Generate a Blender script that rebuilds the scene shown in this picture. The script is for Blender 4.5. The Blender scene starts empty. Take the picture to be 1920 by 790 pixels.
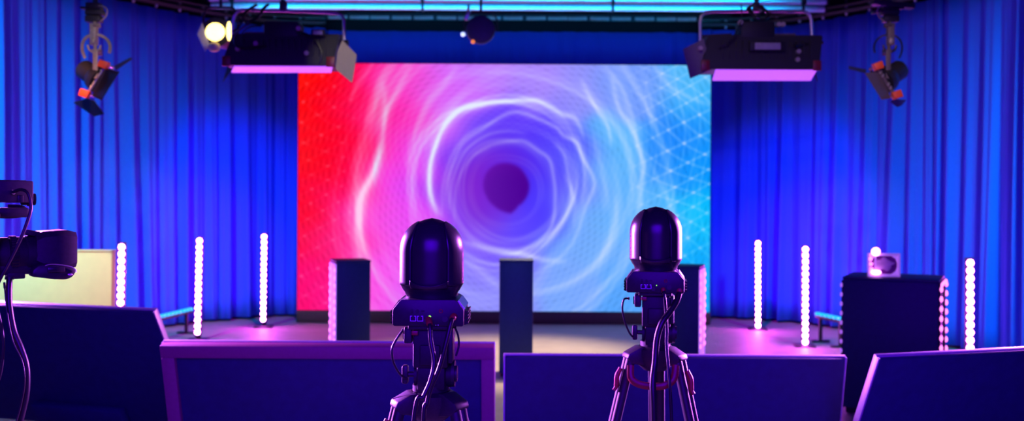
import bpy, bmesh, math, random
import numpy as np
from mathutils import Vector, Matrix, Euler
random.seed(7)
SC = bpy.context.scene
C = SC.collection
PI = math.pi
R = math.radians

# ------------------------------------------------------------------ camera
F = 1800.0                 # focal length in pixels of the 1920 frame
CX, CY = 960.0, 370.0      # principal point (vertical shift of the lens)
HC = 1.5
ROLL = R(0.32)
cam_d = bpy.data.cameras.new('studio_view')
cam = bpy.data.objects.new('studio_view', cam_d)
C.objects.link(cam)
cam.location = (0, 0, HC)
cam.rotation_euler = (R(90), -ROLL, 0)
cam_d.sensor_width = 36
cam_d.lens = F / 1920 * 36
cam_d.shift_y = -(395 - CY) / 1920
cam_d.clip_start = 0.05
cam_d.dof.use_dof = True
cam_d.dof.focus_distance = 2.55
cam_d.dof.aperture_fstop = 3.1
SC.camera = cam

def W(px, py, D):
    """point of the room seen at a photo pixel at distance D from the camera"""
    dx, dy = px - CX, py - CY
    c, s = math.cos(ROLL), math.sin(ROLL)
    x = c * dx + s * dy
    y = -s * dx + c * dy
    return Vector((x / F * D, D, HC - y / F * D))

# ------------------------------------------------------------------ materials
def srgb(r, g, b):
    f = lambda v: (v / 12.92 if v <= .04045 else ((v + .055) / 1.055) ** 2.4)
    return tuple(f(v / 255.0) for v in (r, g, b))

MATS = {}
def mat(name, col, rough=.5, metal=0.0, noise=0.0, nscale=60, emit=None, es=0.0, bump=0.0, spec=None):
    m = bpy.data.materials.new(name); m.use_nodes = True
    nt = m.node_tree; b = nt.nodes['Principled BSDF']
    b.inputs['Base Color'].default_value = (*col, 1)
    b.inputs['Roughness'].default_value = rough
    b.inputs['Metallic'].default_value = metal
    if spec is not None: b.inputs['Specular IOR Level'].default_value = spec
    if emit:
        b.inputs['Emission Color'].default_value = (*emit, 1)
        b.inputs['Emission Strength'].default_value = es
    if noise or bump:
        tc = nt.nodes.new('ShaderNodeTexCoord')
        n = nt.nodes.new('ShaderNodeTexNoise'); n.inputs['Scale'].default_value = nscale
        n.inputs['Detail'].default_value = 4
        nt.links.new(tc.outputs['Object'], n.inputs['Vector'])
        if noise:
            r = nt.nodes.new('ShaderNodeValToRGB')
            r.color_ramp.elements[0].position = .3; r.color_ramp.elements[1].position = .7
            r.color_ramp.elements[0].color = (*[max(0, c * (1 - noise)) for c in col], 1)
            r.color_ramp.elements[1].color = (*[min(1, c * (1 + noise)) for c in col], 1)
            nt.links.new(n.outputs['Fac'], r.inputs['Fac'])
            nt.links.new(r.outputs['Color'], b.inputs['Base Color'])
        if bump:
            bp = nt.nodes.new('ShaderNodeBump'); bp.inputs['Strength'].default_value = bump
            bp.inputs['Distance'].default_value = .003
            nt.links.new(n.outputs['Fac'], bp.inputs['Height'])
            nt.links.new(bp.outputs['Normal'], b.inputs['Normal'])
    MATS[name] = m
    return m

M_FLOOR = mat('studio_vinyl_floor', (.30, .27, .25), .55, noise=.10, nscale=5, bump=.05)
M_DARKWALL = mat('black_wall_paint', (.012, .012, .016), .9, noise=.2)
M_CURTAIN = mat('blue_wool_drape', (.06, .12, .78), .85, noise=.06, nscale=220, bump=.25, spec=.15)
M_BLACK = mat('black_plastic', (.018, .017, .022), .42, noise=.15, nscale=90, spec=.28)
M_BLACKMATT = mat('matt_black_plastic', (.014, .0135, .018), .55, noise=.2, nscale=120, spec=.3)
M_BLACKMETAL = mat('black_powder_coat', (.022, .021, .026), .48, noise=.15, nscale=150, bump=.05, spec=.35)
M_GLOSS = mat('gloss_black_shell', (.018, .017, .022), .26, noise=.1, nscale=40, spec=.4)
M_CASE = mat('dark_laminate', (.010, .03, .085), .55, noise=.12, nscale=30)  # blue raised in the base colour for the veil of lens glare
M_SCREENBACK = mat('monitor_back', (.018, .05, .112), .55, noise=.12, nscale=25)
M_BEZEL = mat('monitor_bezel', (.34, .08, .19), .45, noise=.05)  # the rim's own pinkish colour
M_SILVER = mat('brushed_aluminium', (.62, .62, .64), .40, .25, noise=.06, nscale=80)
M_STEEL = mat('steel', (.5, .48, .46), .35, .9, noise=.08, nscale=70)
M_TAN = mat('worn_tan_metal', (.42, .36, .26), .5, .3, noise=.12, nscale=60)
M_BARNDOOR = mat('barn_door_brown_metal', (.13, .10, .095), .55, .1, noise=.15, nscale=140)
M_BARNOLIVE = mat('barn_door_olive_metal', (.36, .32, .17), .55, .2, noise=.1, nscale=140)
M_BARNDARK = mat('barn_door_black_metal', (.012, .01, .02), .5, .2, noise=.15, nscale=140)
M_ORANGE = mat('orange_clip_plastic', (1.0, .10, .02), .5, noise=.05, emit=(1, .06, .01), es=.0)
M_RED = mat('red_plastic', (.22, .01, .015), .45, noise=.08)
M_REDORANGE = mat('red_cable_boot', (.30, .02, .02), .5, noise=.08)
M_CABLE = mat('black_rubber_cable', (.012, .011, .014), .36, noise=.1, nscale=300, spec=.4)
M_CREAM = mat('cream_laminate', (.80, .68, .34), .6, noise=.03, nscale=12)
M_WHITEPANEL = mat('frosted_white_acrylic', (.75, .6, .85), .4, noise=.03)
M_BASEBROWN = mat('dark_brown_plinth', (.035, .022, .016), .6, noise=.15, nscale=20)
M_LABEL = mat('grey_label', (.35, .32, .33), .6, noise=.1)
M_RAIL = mat('curtain_rail_metal', (.05, .05, .055), .45, .5, noise=.1)
M_TRUSS = mat('truss_aluminium', (.7, .72, .75), .4, .3, noise=.1, nscale=30)
M_TAPE = mat('pinkish_tape', (.55, .42, .38), .7, noise=.2, nscale=14)
M_BULB = mat('pink_white_led_bulb', (.9, .7, .9), .4, emit=(1.0, .09, 1.0), es=140.0)
M_PBULB = mat('pink_white_globe_bulb', (.9, .7, .9), .4, emit=(1.0, .3, 1.0), es=7.0)
M_DOT = mat('pink_led_dot', (.9, .6, .9), .4, emit=(1.0, .22, .75), es=2.2)
M_DOTDIM = mat('lavender_led_dot', (.6, .4, .8), .4, emit=(.5, .16, .85), es=.75)
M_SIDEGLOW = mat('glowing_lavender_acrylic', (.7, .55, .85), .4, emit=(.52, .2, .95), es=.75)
M_CYANLED = mat('cyan_led_lens', (.0, .08, .14), .5, emit=(.0, .50, 1.0), es=1.25)
M_SOFTFACE = mat('lit_lavender_diffuser', (.8, .7, .9), .5, emit=(.50, .10, 1.0), es=.95)
M_WARM = mat('warm_lens_and_leaf_glow', (1, .9, .6), .4, emit=(1.0, .74, .18), es=4.0)
M_WARMDOOR = mat('pale_yellow_metal', (.85, .72, .35), .5, .1, noise=.05)
M_GREENLED = mat('green_status_led', (.2, .9, .1), .4, emit=(.25, 1.0, .02), es=2.5)
M_PORT = mat('nickel_port', (.7, .65, .75), .3, .8, noise=.08)
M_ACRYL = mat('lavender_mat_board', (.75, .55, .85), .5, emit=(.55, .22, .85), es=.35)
M_PICDARK = mat('magenta_print', (.20, .02, .22), .6, noise=.2, nscale=20)
M_PICPALE = mat('pale_print_motif', (.62, .48, .6), .6, noise=.2, nscale=30)
M_WHITEDOT = mat('white_indicator', (.9, .9, 1), .4, emit=(.6, .75, 1), es=1.4)
M_ORANGEDOT = mat('orange_indicator', (1, .4, .1), .4, emit=(1, .25, .03), es=.9)
M_BLUEROUND = mat('dark_blue_lamp_back', (.03, .04, .08), .5, noise=.1)
M_TEAL = mat('dark_teal_plastic', (.01, .03, .03), .4, noise=.1)

# ------------------------------------------------------------------ mesh helpers
def bm_():
    return bmesh.new()

def add_box(bm, c, s, rot=None, bev=0.0, seg=2):
    g = bmesh.ops.create_cube(bm, size=1.0)
    vs = g['verts']
    for v in vs:
        v.co = Vector((v.co.x * s[0], v.co.y * s[1], v.co.z * s[2]))
    if bev > 0:
        es = list({e for v in vs for e in v.link_edges})
        r = bmesh.ops.bevel(bm, geom=es, offset=min(bev, min(s) * .45), segments=seg, affect='EDGES', profile=.5)
        vs = list({v for f in r['faces'] for v in f.verts} | {v for v in vs if v.is_valid})
    M = Matrix.Translation(Vector(c))
    if rot is not None:
        M = M @ (rot if isinstance(rot, Matrix) else Euler(rot).to_matrix().to_4x4())
    for v in vs:
        v.co = M @ v.co
    return vs

def frame_for(d):
    d = d.normalized()
    a = Vector((0, 0, 1)) if abs(d.z) < .9 else Vector((1, 0, 0))
    u = d.cross(a).normalized()
    return u, d.cross(u).normalized()

def add_tube(bm, pts, r, seg=10, cap=True, closed=False):
    pts = [Vector(p) for p in pts]
    n = len(pts)
    rs = r if isinstance(r, (list, tuple)) else [r] * n
    rings = []
    u = None
    for i, p in enumerate(pts):
        if closed:
            d = pts[(i + 1) % n] - pts[i - 1]
        else:
            d = pts[min(i + 1, n - 1)] - pts[max(i - 1, 0)]
        d.normalize()
        if u is None:
            u, w = frame_for(d)
        else:
            u = (u - d * u.dot(d)).normalized()
            w = d.cross(u)
        rings.append([bm.verts.new(p + (u * math.cos(2 * PI * k / seg) + w * math.sin(2 * PI * k / seg)) * rs[i]) for k in range(seg)])
    m = n if closed else n - 1
    for i in range(m):
        a, b = rings[i], rings[(i + 1) % n]
        for k in range(seg):
            bm.faces.new((a[k], a[(k + 1) % seg], b[(k + 1) % seg], b[k]))
    if cap and not closed:
        bm.faces.new(rings[0][::-1]); bm.faces.new(rings[-1])

def add_cyl(bm, p0, p1, r, seg=20, r2=None):
    add_tube(bm, [p0, p1], [r, r if r2 is None else r2], seg)

def spline(pts, k=8):
    pts = [Vector(p) for p in pts]
    out = []
    for i in range(len(pts) - 1):
        p0 = pts[max(i - 1, 0)]; p1 = pts[i]; p2 = pts[i + 1]; p3 = pts[min(i + 2, len(pts) - 1)]
        for j in range(k):
            t = j / k
            out.append(.5 * ((2 * p1) + (p2 - p0) * t + (2 * p0 - 5 * p1 + 4 * p2 - p3) * t * t + (3 * p1 - p0 - 3 * p2 + p3) * t ** 3))
    out.append(pts[-1])
    return out

def add_lathe(bm, prof, seg=48, c=(0, 0, 0), cap=True):
    """prof: list of (radius, z) bottom to top"""
    c = Vector(c)
    rings = []
    for r, z in prof:
        if r < 1e-5:
            rings.append([bm.verts.new(c + Vector((0, 0, z)))])
        else:
            rings.append([bm.verts.new(c + Vector((r * math.sin(2 * PI * k / seg), -r * math.cos(2 * PI * k / seg), z))) for k in range(seg)])
    for a, b in zip(rings[:-1], rings[1:]):
        for k in range(seg):
            k2 = (k + 1) % seg
            if len(a) == 1:
                bm.faces.new((a[0], b[k2], b[k]))
            elif len(b) == 1:
                bm.faces.new((a[k], a[k2], b[0]))
            else:
                bm.faces.new((a[k], a[k2], b[k2], b[k]))
    if cap:
        if len(rings[0]) > 1: bm.faces.new(rings[0][::-1])
        if len(rings[-1]) > 1: bm.faces.new(rings[-1])

def add_prism(bm, poly, n, t, bev=0.0):
    """flat polygon (3-D points) thickened by t along n"""
    n = Vector(n).normalized() * t
    a = [bm.verts.new(Vector(p) - n * .5) for p in poly]
    b = [bm.verts.new(Vector(p) + n * .5) for p in poly]
    k = len(poly)
    fs = [bm.faces.new(a[::-1]), bm.faces.new(b)]
    for i in range(k):
        fs.append(bm.faces.new((a[i], a[(i + 1) % k], b[(i + 1) % k], b[i])))
    if bev > 0:
        es = list({e for f in fs for e in f.edges})
        bmesh.ops.bevel(bm, geom=es, offset=bev, segments=2, affect='EDGES', profile=.5)

def add_sphere(bm, c, r, s=(1, 1, 1), u=16, v=10):
    g = bmesh.ops.create_uvsphere(bm, u_segments=u, v_segments=v, radius=r)
    for w in g['verts']:
        w.co = Vector((w.co.x * s[0], w.co.y * s[1], w.co.z * s[2])) + Vector(c)

def mesh_of(name, bm, m, smooth=True, angle=38):
    bmesh.ops.recalc_face_normals(bm, faces=bm.faces)
    if smooth:
        for f in bm.faces: f.smooth = True
        a = R(angle)
        for e in bm.edges:
            if len(e.link_faces) == 2 and e.calc_face_angle(0) > a:
                e.smooth = False
    me = bpy.data.meshes.new(name)
    bm.to_mesh(me); bm.free()
    me.materials.append(m)
    return me

def obj(name, bm, m, parent=None, label=None, smooth=True):
    o = bpy.data.objects.new(name, mesh_of(name, bm, m, smooth))
    C.objects.link(o)
    if parent is not None: o.parent = parent
    if label: o['label'] = label
    return o

def thing(name, label, cat, loc=(0, 0, 0), rz=0.0, group=None):
    o = bpy.data.objects.new(name, None); C.objects.link(o)
    o.empty_display_size = .1
    o.location = loc; o.rotation_euler = (0, 0, rz)
    o['label'] = label; o['category'] = cat
    if group: o['group'] = group
    return o

def tag(o, label, cat, group=None, kind=None):
    o['label'] = label; o['category'] = cat
    if group: o['group'] = group
    if kind: o['kind'] = kind
    return o

def struct(name, bm, m):
    o = obj(name, bm, m); o['kind'] = 'structure'
    return o

def instance(name, me, parent, loc, rot=None):
    o = bpy.data.objects.new(name, me); C.objects.link(o); o.parent = parent; o.location = loc
    if rot is not None: o.rotation_euler = rot
    return o

def dup(root, loc, rz, label):
    r = root.copy(); C.objects.link(r); r.location = loc; r.rotation_euler = (0, 0, rz); r['label'] = label
    for ch in list(root.children):
        c = ch.copy(); C.objects.link(c); c.parent = r
        for g in list(ch.children):
            d = g.copy(); C.objects.link(d); d.parent = c
    return r

# ------------------------------------------------------------------ room shell
XW, Y0, Y1, ZC = 5.4, -2.2, 12.6, 4.35
b = bm_(); add_box(b, (0, (Y0 + Y1) / 2, -.05), (2 * XW + .4, Y1 - Y0 + .4, .1)); struct('floor', b, M_FLOOR)
b = bm_(); add_box(b, (0, (Y0 + Y1) / 2, ZC + .05), (2 * XW + .4, Y1 - Y0 + .4, .1)); struct('ceiling', b, M_DARKWALL)
b = bm_(); add_box(b, (0, Y1 + .05, ZC / 2), (2 * XW + .4, .1, ZC)); struct('wall_back', b, M_DARKWALL)
b = bm_(); add_box(b, (0, Y0 - .05, ZC / 2), (2 * XW + .4, .1, ZC)); struct('wall_front', b, M_DARKWALL)
b = bm_(); add_box(b, (-XW - .05, (Y0 + Y1) / 2, ZC / 2), (.1, Y1 - Y0, ZC)); struct('wall_left', b, M_DARKWALL)
b = bm_(); add_box(b, (XW + .05, (Y0 + Y1) / 2, ZC / 2), (.1, Y1 - Y0, ZC)); struct('wall_right', b, M_DARKWALL)

# ------------------------------------------------------------------ curtains on the curved rail
RAILZ = 3.62
def arc_path():
    """half of the rail, from the middle of the back wall to the left and forward"""
    P = [(0, 11.98), (-1.5, 11.98), (-2.6, 11.95)]
    c0 = [(-3.1, 11.8), (-3.45, 11.5), (-3.75, 11.15), (-4.0, 10.8), (-4.22, 10.4), (-4.42, 9.9), (-4.56, 9.3), (-4.62, 8.6), (-4.64, 7.5), (-4.65, 6.0), (-4.65, 3.2)]
    return [Vector((x, y, 0)) for x, y in P + c0]
HALF = spline(arc_path(), 14)
def resample(pts, ds):
    L = [0]
    for a, c in zip(pts[:-1], pts[1:]): L.append(L[-1] + (c - a).length)
    out = []; n = int(L[-1] / ds); j = 0
    for i in range(n + 1):
        s = i * L[-1] / n
        while j < len(L) - 2 and L[j + 1] < s: j += 1
        t = (s - L[j]) / max(1e-9, L[j + 1] - L[j])
        out.append(pts[j].lerp(pts[j + 1], t))
    return out, L[-1]

def curtain(name, path, seed, label, flip=1, amp=.085, lam=(.13, .30)):
    rnd = random.Random(seed)
    pts, L = resample(path, .0125)
    n = len(pts)
    # irregular pleats: each has its own width and depth
    s_edges = [0]; amps = []; skew = []
    while s_edges[-1] < L:
        s_edges.append(s_edges[-1] + rnd.uniform(*lam)); amps.append(amp * rnd.choice((.45, .8, 1.0, 1.35, 1.5))); skew.append(rnd.uniform(-.35, .35))
    rows = 15
    b = bm_()
    grid = []
    zs = [RAILZ - .02 - (RAILZ - .05) * (k / (rows - 1)) for k in range(rows)]
    drift = [rnd.uniform(-.06, .06) for _ in s_edges]
    for k, z in enumerate(zs):
        t = k / (rows - 1)
        row = []
        j = 0
        for i, p in enumerate(pts):
            s = i / (n - 1) * L
            while j < len(amps) - 1 and s_edges[j + 1] < s: j += 1
            u = (s - s_edges[j]) / (s_edges[j + 1] - s_edges[j])
            u = min(max(u + skew[j] * .5 * u * (1 - u) * (1 + drift[j] * 8 * t), 0), 1)
            # rounded pleat: smooth valley at both ends
            w = math.sin(PI * u) ** 1.25
            w2 = .22 * math.sin(2 * PI * u * 2 + j * 1.7 + t * 1.3) * w
            a = amps[j] * (.55 + .55 * t + .12 * math.sin(3 * t + j))
            d = pts[min(i + 1, n - 1)] - pts[max(i - 1, 0)]
            nn = Vector((-d.y, d.x, 0)).normalized() * flip
            along = d.normalized() * drift[j] * t * .6 * math.sin(PI * u)
            q = p + nn * (a * (w + w2) - amp * .4) + along
            row.append(b.verts.new((q.x, q.y, z)))
        grid.append(row)
    for k in range(rows - 1):
        for i in range(n - 1):
            b.faces.new((grid[k][i], grid[k][i + 1], grid[k + 1][i + 1], grid[k + 1][i]))
    for f in b.faces: f.smooth = True
    me = bpy.data.meshes.new(name); b.to_mesh(me); b.free(); me.materials.append(M_CURTAIN)
    o = bpy.data.objects.new(name, me); C.objects.link(o)
    so = o.modifiers.new('thickness', 'SOLIDIFY'); so.thickness = .004; so.offset = 0
    tag(o, label, 'curtain', 'blue curtains hung round the studio')
    return o

mir = lambda P: [Vector((-p.x, p.y, p.z)) for p in P]
sel = lambda f: [p for p in HALF if f(p)]
left_path = sel(lambda p: p.x < -2.3)
curtain('curtain', left_path, 3, 'pleated blue curtain sweeping round the left side behind the cream counter')
curtain('curtain', mir(left_path), 8, 'pleated blue curtain sweeping round the right side behind the framed picture', flip=-1)
back_path = [Vector((-2.72 + i * 5.44 / 60, 12.17, 0)) for i in range(61)]
curtain('curtain', back_path, 5, 'dark blue curtain hanging behind and above the video screen', flip=-1, amp=.05, lam=(.16, .30))

# the rail itself with its carriers
def rail(path, label):
    r = thing('curtain_rail', label, 'rail', (0, 0, 0), 0, 'curtain rails under the ceiling')
    r.location = (path[0].x, path[0].y, RAILZ)
    o = Vector((path[0].x, path[0].y, 0))
    b = bm_()
    pts, L = resample(path, .12)
    for dz, rr in ((.05, .034), (.115, .02)):
        add_tube(b, [p - o + Vector((0, 0, dz)) for p in pts], rr, 8)
    obj('track', b, M_RAIL, r)
    pts2, L2 = resample(path, .3)
    k = 0
    b = bm_(); add_box(b, (0, 0, -.005), (.03, .03, .085), bev=.006); add_sphere(b, (0, 0, -.05), .017, u=10, v=6)
    me = mesh_of('carrier', b, M_TRUSS)
    for p in pts2[1:-1][:34]:
        instance('carrier', me, r, p - o + Vector((0, 0, .056)))
    b = bm_()
    for p in pts2[::6]:
        add_cyl(b, p - o + Vector((0, 0, .05)), p - o + Vector((0, 0, ZC - RAILZ)), .01, 8)
    obj('hanger_rod', b, M_RAIL, r)
    return r
rail(left_path, 'dark curved curtain rail above the left blue curtain')
rail(mir(left_path), 'dark curved curtain rail above the right blue curtain')
# straight rail with pinkish tape above the screen
r = thing('curtain_rail', 'straight rail with pinkish taped band above the video screen', 'rail', (0, 12.02, RAILZ + .09), 0, 'curtain rails under the ceiling')
b = bm_(); add_box(b, (0, .06, .06), (5.5, .06, .09), bev=.01)
obj('track', b, M_RAIL, r)
b = bm_(); add_box(b, (0, 0, 0), (.24, .012, .045), bev=.004)
me = mesh_of('tape_strip', b, M_TAPE)
for i in range(19):
    instance('tape_strip', me, r, (-2.48 + i * .275 + random.uniform(-.02, .02), .02, .035), (0, random.uniform(-.02, .02), 0))
b = bm_()
for x in (-2.4, -1.2, 0, 1.2, 2.4):
    add_cyl(b, (x, .06, .06), (x, .06, ZC - RAILZ - .09), .012, 8)
obj('hanger_rod', b, M_RAIL, r)

# ------------------------------------------------------------------ overhead truss washed in cyan light
TY = 10.35
def make_pipe(y, z, x0, x1, rad, label, m, name='lighting_pipe', group='overhead lighting pipes', drop=True):
    r = thing(name, label, 'pipe', ((x0 + x1) / 2, y, z), 0, group)
    h = (x1 - x0) / 2
    b = bm_(); add_cyl(b, (-h, 0, 0), (h, 0, 0), rad, 20)
    obj('tube', b, m, r)
    b = bm_()
    for s in (-1, 1):
        add_cyl(b, (s * h, 0, 0), (s * (h + .02), 0, 0), rad * 1.12, 20)
    obj('end_cap', b, M_BLACKMETAL, r)
    b = bm_(); add_cyl(b, (0, 0, rad * .8), (0, 0, ZC - z), .012, 8); add_box(b, (0, 0, 0), (.03, rad * 2.3, rad * 2.3), bev=.004)
    me = mesh_of('drop_rod', b, M_BLACKMETAL)
    k = max(2, int(h * 2 / 1.6))
    for i in range(k):
        instance('drop_rod', me, r, (-h * .93 + i * h * 1.86 / (k - 1), 0, 0))
    return r
make_pipe(TY, 3.55, -3.25, 3.35, .038, 'bright cyan lit overhead truss pipe, lower of the two near the curtain top', M_TRUSS)
make_pipe(TY + .10, 3.66, -3.3, 3.4, .045, 'bright cyan lit overhead truss pipe, upper of the two near the curtain top', M_TRUSS)
make_pipe(7.0, 3.06, -2.9, -.2, .024, 'black pipe above the left soft light panel, out over the stage', M_BLACKMETAL)
make_pipe(7.0, 3.06, .2, 3.2, .024, 'black pipe above the right soft light panel, out over the stage', M_BLACKMETAL)

# ------------------------------------------------------------------ video screen
SD = 11.35
TLs, TRs = W(561, 117, SD), W(1332, 124, SD)
BLs, BRs = W(556, 582, SD), W(1331, 586, SD)
sx0, sx1 = (TLs.x + BLs.x) / 2, (TRs.x + BRs.x) / 2
zb, zt = (BLs.z + BRs.z) / 2, (TLs.z + TRs.z) / 2
SWd, SHt = sx1 - sx0, zt - zb
scr = thing('video_screen', 'big lit video screen showing a red to blue light tunnel', 'screen', ((sx0 + sx1) / 2, SD, 0))

def screen_colors(px, py):
    """sRGB colours (0..1) of the tunnel picture at arrays of picture positions"""
    ctl = [(565,140,255,22,0),(600,150,255,0,0),(640,130,255,0,45),(625,190,255,0,8),(655,205,255,5,75),(655,290,255,0,70),(620,250,255,0,15),(625,360,255,0,50),(570,250,255,18,0),(600,300,255,0,8),(570,400,255,0,25),(600,450,255,0,70),(565,560,255,0,105),
           (620,550,255,20,140),(635,250,255,0,70),(640,350,255,10,120),(645,450,255,50,175),(675,160,255,10,110),(720,150,255,50,180),(700,250,255,40,165),(690,400,255,80,225),
           (720,500,255,85,235),(740,300,255,60,220),(760,200,255,45,185),(780,140,250,70,210),(840,140,220,105,255),(850,180,210,95,255),(780,400,235,70,250),(790,300,225,75,255),
           (900,140,190,125,255),(1000,140,170,135,255),(1080,150,150,145,255),(1150,140,125,155,255),(1200,150,110,155,255),(1300,140,90,190,255),(1320,200,50,180,255),
           (1280,250,20,130,255),(1310,300,0,150,255),(1322,400,0,190,255),(1322,500,0,170,255),(1250,300,50,145,255),(1220,400,90,180,255),(1150,300,95,185,255),(1150,400,105,178,255),
           (1100,450,115,175,255),(1200,520,85,165,255),(1050,530,120,168,255),(950,540,140,140,255),(880,560,150,150,255),(900,500,130,110,255),(950,450,105,75,255),(880,450,150,95,255),
           (850,380,140,75,255),(870,300,120,55,250),(900,260,112,75,255),(950,240,105,65,255),(1000,260,85,55,255),(1010,330,72,42,250),(1050,300,88,92,255),(1020,400,75,55,255),
           (960,290,84,32,225),(885,340,125,28,195),(900,390,105,36,215),(820,220,225,115,255),(1080,350,118,138,255),(780,560,225,100,255),(700,570,255,80,230),(760,470,240,90,250)]
    ctl = np.array(ctl, float)
    # warp the lookup a little so the colour zones swirl
    wx = px + 9 * np.sin(py * .031 + px * .013) + 5 * np.sin(py * .07 - px * .03)
    wy = py + 9 * np.sin(px * .027 - py * .017) + 5 * np.sin(px * .066 + py * .04)
    num = np.zeros(px.shape + (3,)); den = np.zeros(px.shape)
    for c in ctl:
        d2 = (wx - c[0]) ** 2 + (wy - c[1]) ** 2
        w = np.exp(-d2 / (2 * 34.0 ** 2)) + 1e-4 / (1 + d2 / 2500.0)
        num += w[..., None] * c[2:5]; den += w
    col = num / den[..., None] / 255.0
    glow = np.zeros(px.shape)
    def stroke(pts, width, inten, fade=True):
        P = np.array([tuple(p)[:2] for p in spline([Vector((x, y, 0)) for x, y in pts], 5)])
        width *= .8; inten *= .82
        best = np.zeros(px.shape)
        n = len(P) - 1
        for i in range(n):
            a, c = P[i], P[i + 1]
            t0 = i / n
            k = inten * ((math.sin(PI * (t0 + .5 / n)) ** .45) if fade else 1.0)
            lo = np.minimum(a, c) - 4 * width; hi = np.maximum(a, c) + 4 * width
            m = (px > lo[0]) & (px < hi[0]) & (py > lo[1]) & (py < hi[1])
            if not m.any(): continue
            X, Y = px[m], py[m]
            d = c - a; L2 = d.dot(d) + 1e-9
            t = np.clip(((X - a[0]) * d[0] + (Y - a[1]) * d[1]) / L2, 0, 1)
            dist2 = (X - a[0] - t * d[0]) ** 2 + (Y - a[1] - t * d[1]) ** 2
            g = k * (np.exp(-dist2 / (2 * width ** 2)) * .8 + .2 * np.exp(-dist2 / (2 * (2.4 * width) ** 2)))
            best[m] = np.maximum(best[m], g)
        return best
    def add(pts, width, inten):
        nonlocal glow
        glow = glow + stroke(pts, width, inten)
    # the outer bright ring and its companions
    add([(818,400),(806,360),(806,312),(817,272),(833,237),(857,209),(897,197),(945,190),(1000,188),(1025,196),(1053,213),(1074,219),(1086,236),(1093,256)], 4.0, .85)
    add([(805,278),(831,236),(862,206),(905,192)], 7, .35)
    add([(821,262),(809,302),(805,343),(811,378),(826,405)], 4.5, .6)
    add([(836,390),(838,343),(864,274),(904,242),(945,216),(969,210),(1000,219),(1041,238),(1057,254),(1080,266),(1092,294),(1110,327),(1114,350),(1102,379),(1094,400),(1086,427),(1070,461),(1037,494),(1000,515)], 3.2, .5)
    add([(888,290),(925,271),(965,264),(985,266),(1009,282),(1029,298),(1037,327),(1041,367),(1036,420),(1013,449),(972,473),(940,476)], 3.2, .45)
    add([(1041,270),(1057,290),(1066,331),(1072,363),(1066,391),(1047,425),(1013,457),(970,474)], 3.0, .45)
    add([(842,400),(848,340),(872,285),(910,255),(950,246),(985,250)], 2.6, .28)
    add([(852,420),(856,350),(880,300),(915,278)], 2.4, .22)
    add([(830,410),(830,350),(848,290),(880,250),(930,226)], 2.4, .25)
    # left streamers
    add([(737,120),(716,150),(700,196),(690,230)], 7.5, .5)
    add([(770,120),(742,177),(722,221),(714,274),(702,319),(686,351),(674,383),(674,416)], 5.5, .55)
    add([(714,280),(700,330),(684,360),(676,400),(671,440),(677,480),(668,520)], 9, .8)
    add([(718,160),(721,200),(718,240)], 5, .3)
    add([(856,122),(831,161),(803,193),(783,238),(771,274),(762,310)], 5, .42)
    add([(940,135),(880,165),(835,215),(800,270),(790,330)], 6, .22)
    add([(700,118),(670,160),(657,190)], 3.5, .3)
    add([(690,230),(668,300),(662,360),(650,430)], 5, .22)
    # right streamers
    add([(1090,152),(1114,197),(1138,234),(1146,268)], 3.6, .65)
    add([(1130,122),(1163,161),(1179,205),(1196,250)], 5.0, .4)
    add([(1146,145),(1159,201),(1183,238),(1197,274),(1206,311),(1203,343),(1199,395)], 4.6, .75)
    add([(1112,255),(1134,343),(1136,390)], 5, .3)
    add([(1223,118),(1252,157),(1288,179),(1335,197)], 3.4, .4)
    add([(1215,300),(1248,363),(1266,412),(1276,460)], 4, .3)
    add([(1199,125),(1219,185),(1222,235)], 3.2, .18)
    add([(1060,330),(1078,380),(1076,420)], 3, .22)
    add([(1150,300),(1160,380),(1148,450),(1120,510)], 6, .25)
    # lower veils
    add([(870,455),(917,467),(950,473),(985,478),(1021,487),(1060,490)], 4.5, .6)
    add([(990,552),(1053,538),(1102,510),(1130,477),(1151,421),(1155,370)], 5.0, .42)
    add([(872,490),(905,512),(938,540)], 6, .32)
    add([(1030,500),(1000,540),(985,580)], 8, .2)
    add([(1100,560),(1160,510),(1190,450)], 6, .2)
    # mesh of fine lines towards the edges
    def lattice(sp, ang, wob, phase):
        ca, sa = math.cos(ang), math.sin(ang)
        q = px * ca + py * sa + wob * np.sin(px * .017 + py * .023 + phase) + phase * 7
        d = np.abs((q / sp) % 1.0 - .5) * sp
        return np.exp(-(sp * .5 - d) ** 2 / (2 * 1.25 ** 2))
    l1, l2, l3 = lattice(28, R(62), 9, .3), lattice(28, R(118), 9, 1.4), lattice(27, R(2), 12, 2.2)
    mr = np.clip((px - 1165) / 90, 0, 1) * (1 - .45 * np.clip((py - 380) / 160, 0, 1))
    ml = np.clip((690 - px) / 70, 0, 1)
    lines = l1 + l2 + .6 * l3
    nodes = np.clip(l1 * l2, 0, 1)
    glow = glow + mr * (.24 * lines + .35 * nodes) + ml * (.05 * lines + .24 * nodes)
    # fine speckled net over the middle ground
    rr = np.hypot(px - 948, py - 355)
    th = np.arctan2(py - 355, px - 948)
    net = np.sin(rr * .55 + 6 * np.sin(th * 3)) * np.sin(th * 46 + rr * .05)
    outer = np.clip((rr - 90) / 90, 0, 1)
    glow = glow + .055 * net * outer
    # fans of thin wavering filaments round the tunnel
    rs = np.random.RandomState(11)
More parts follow.
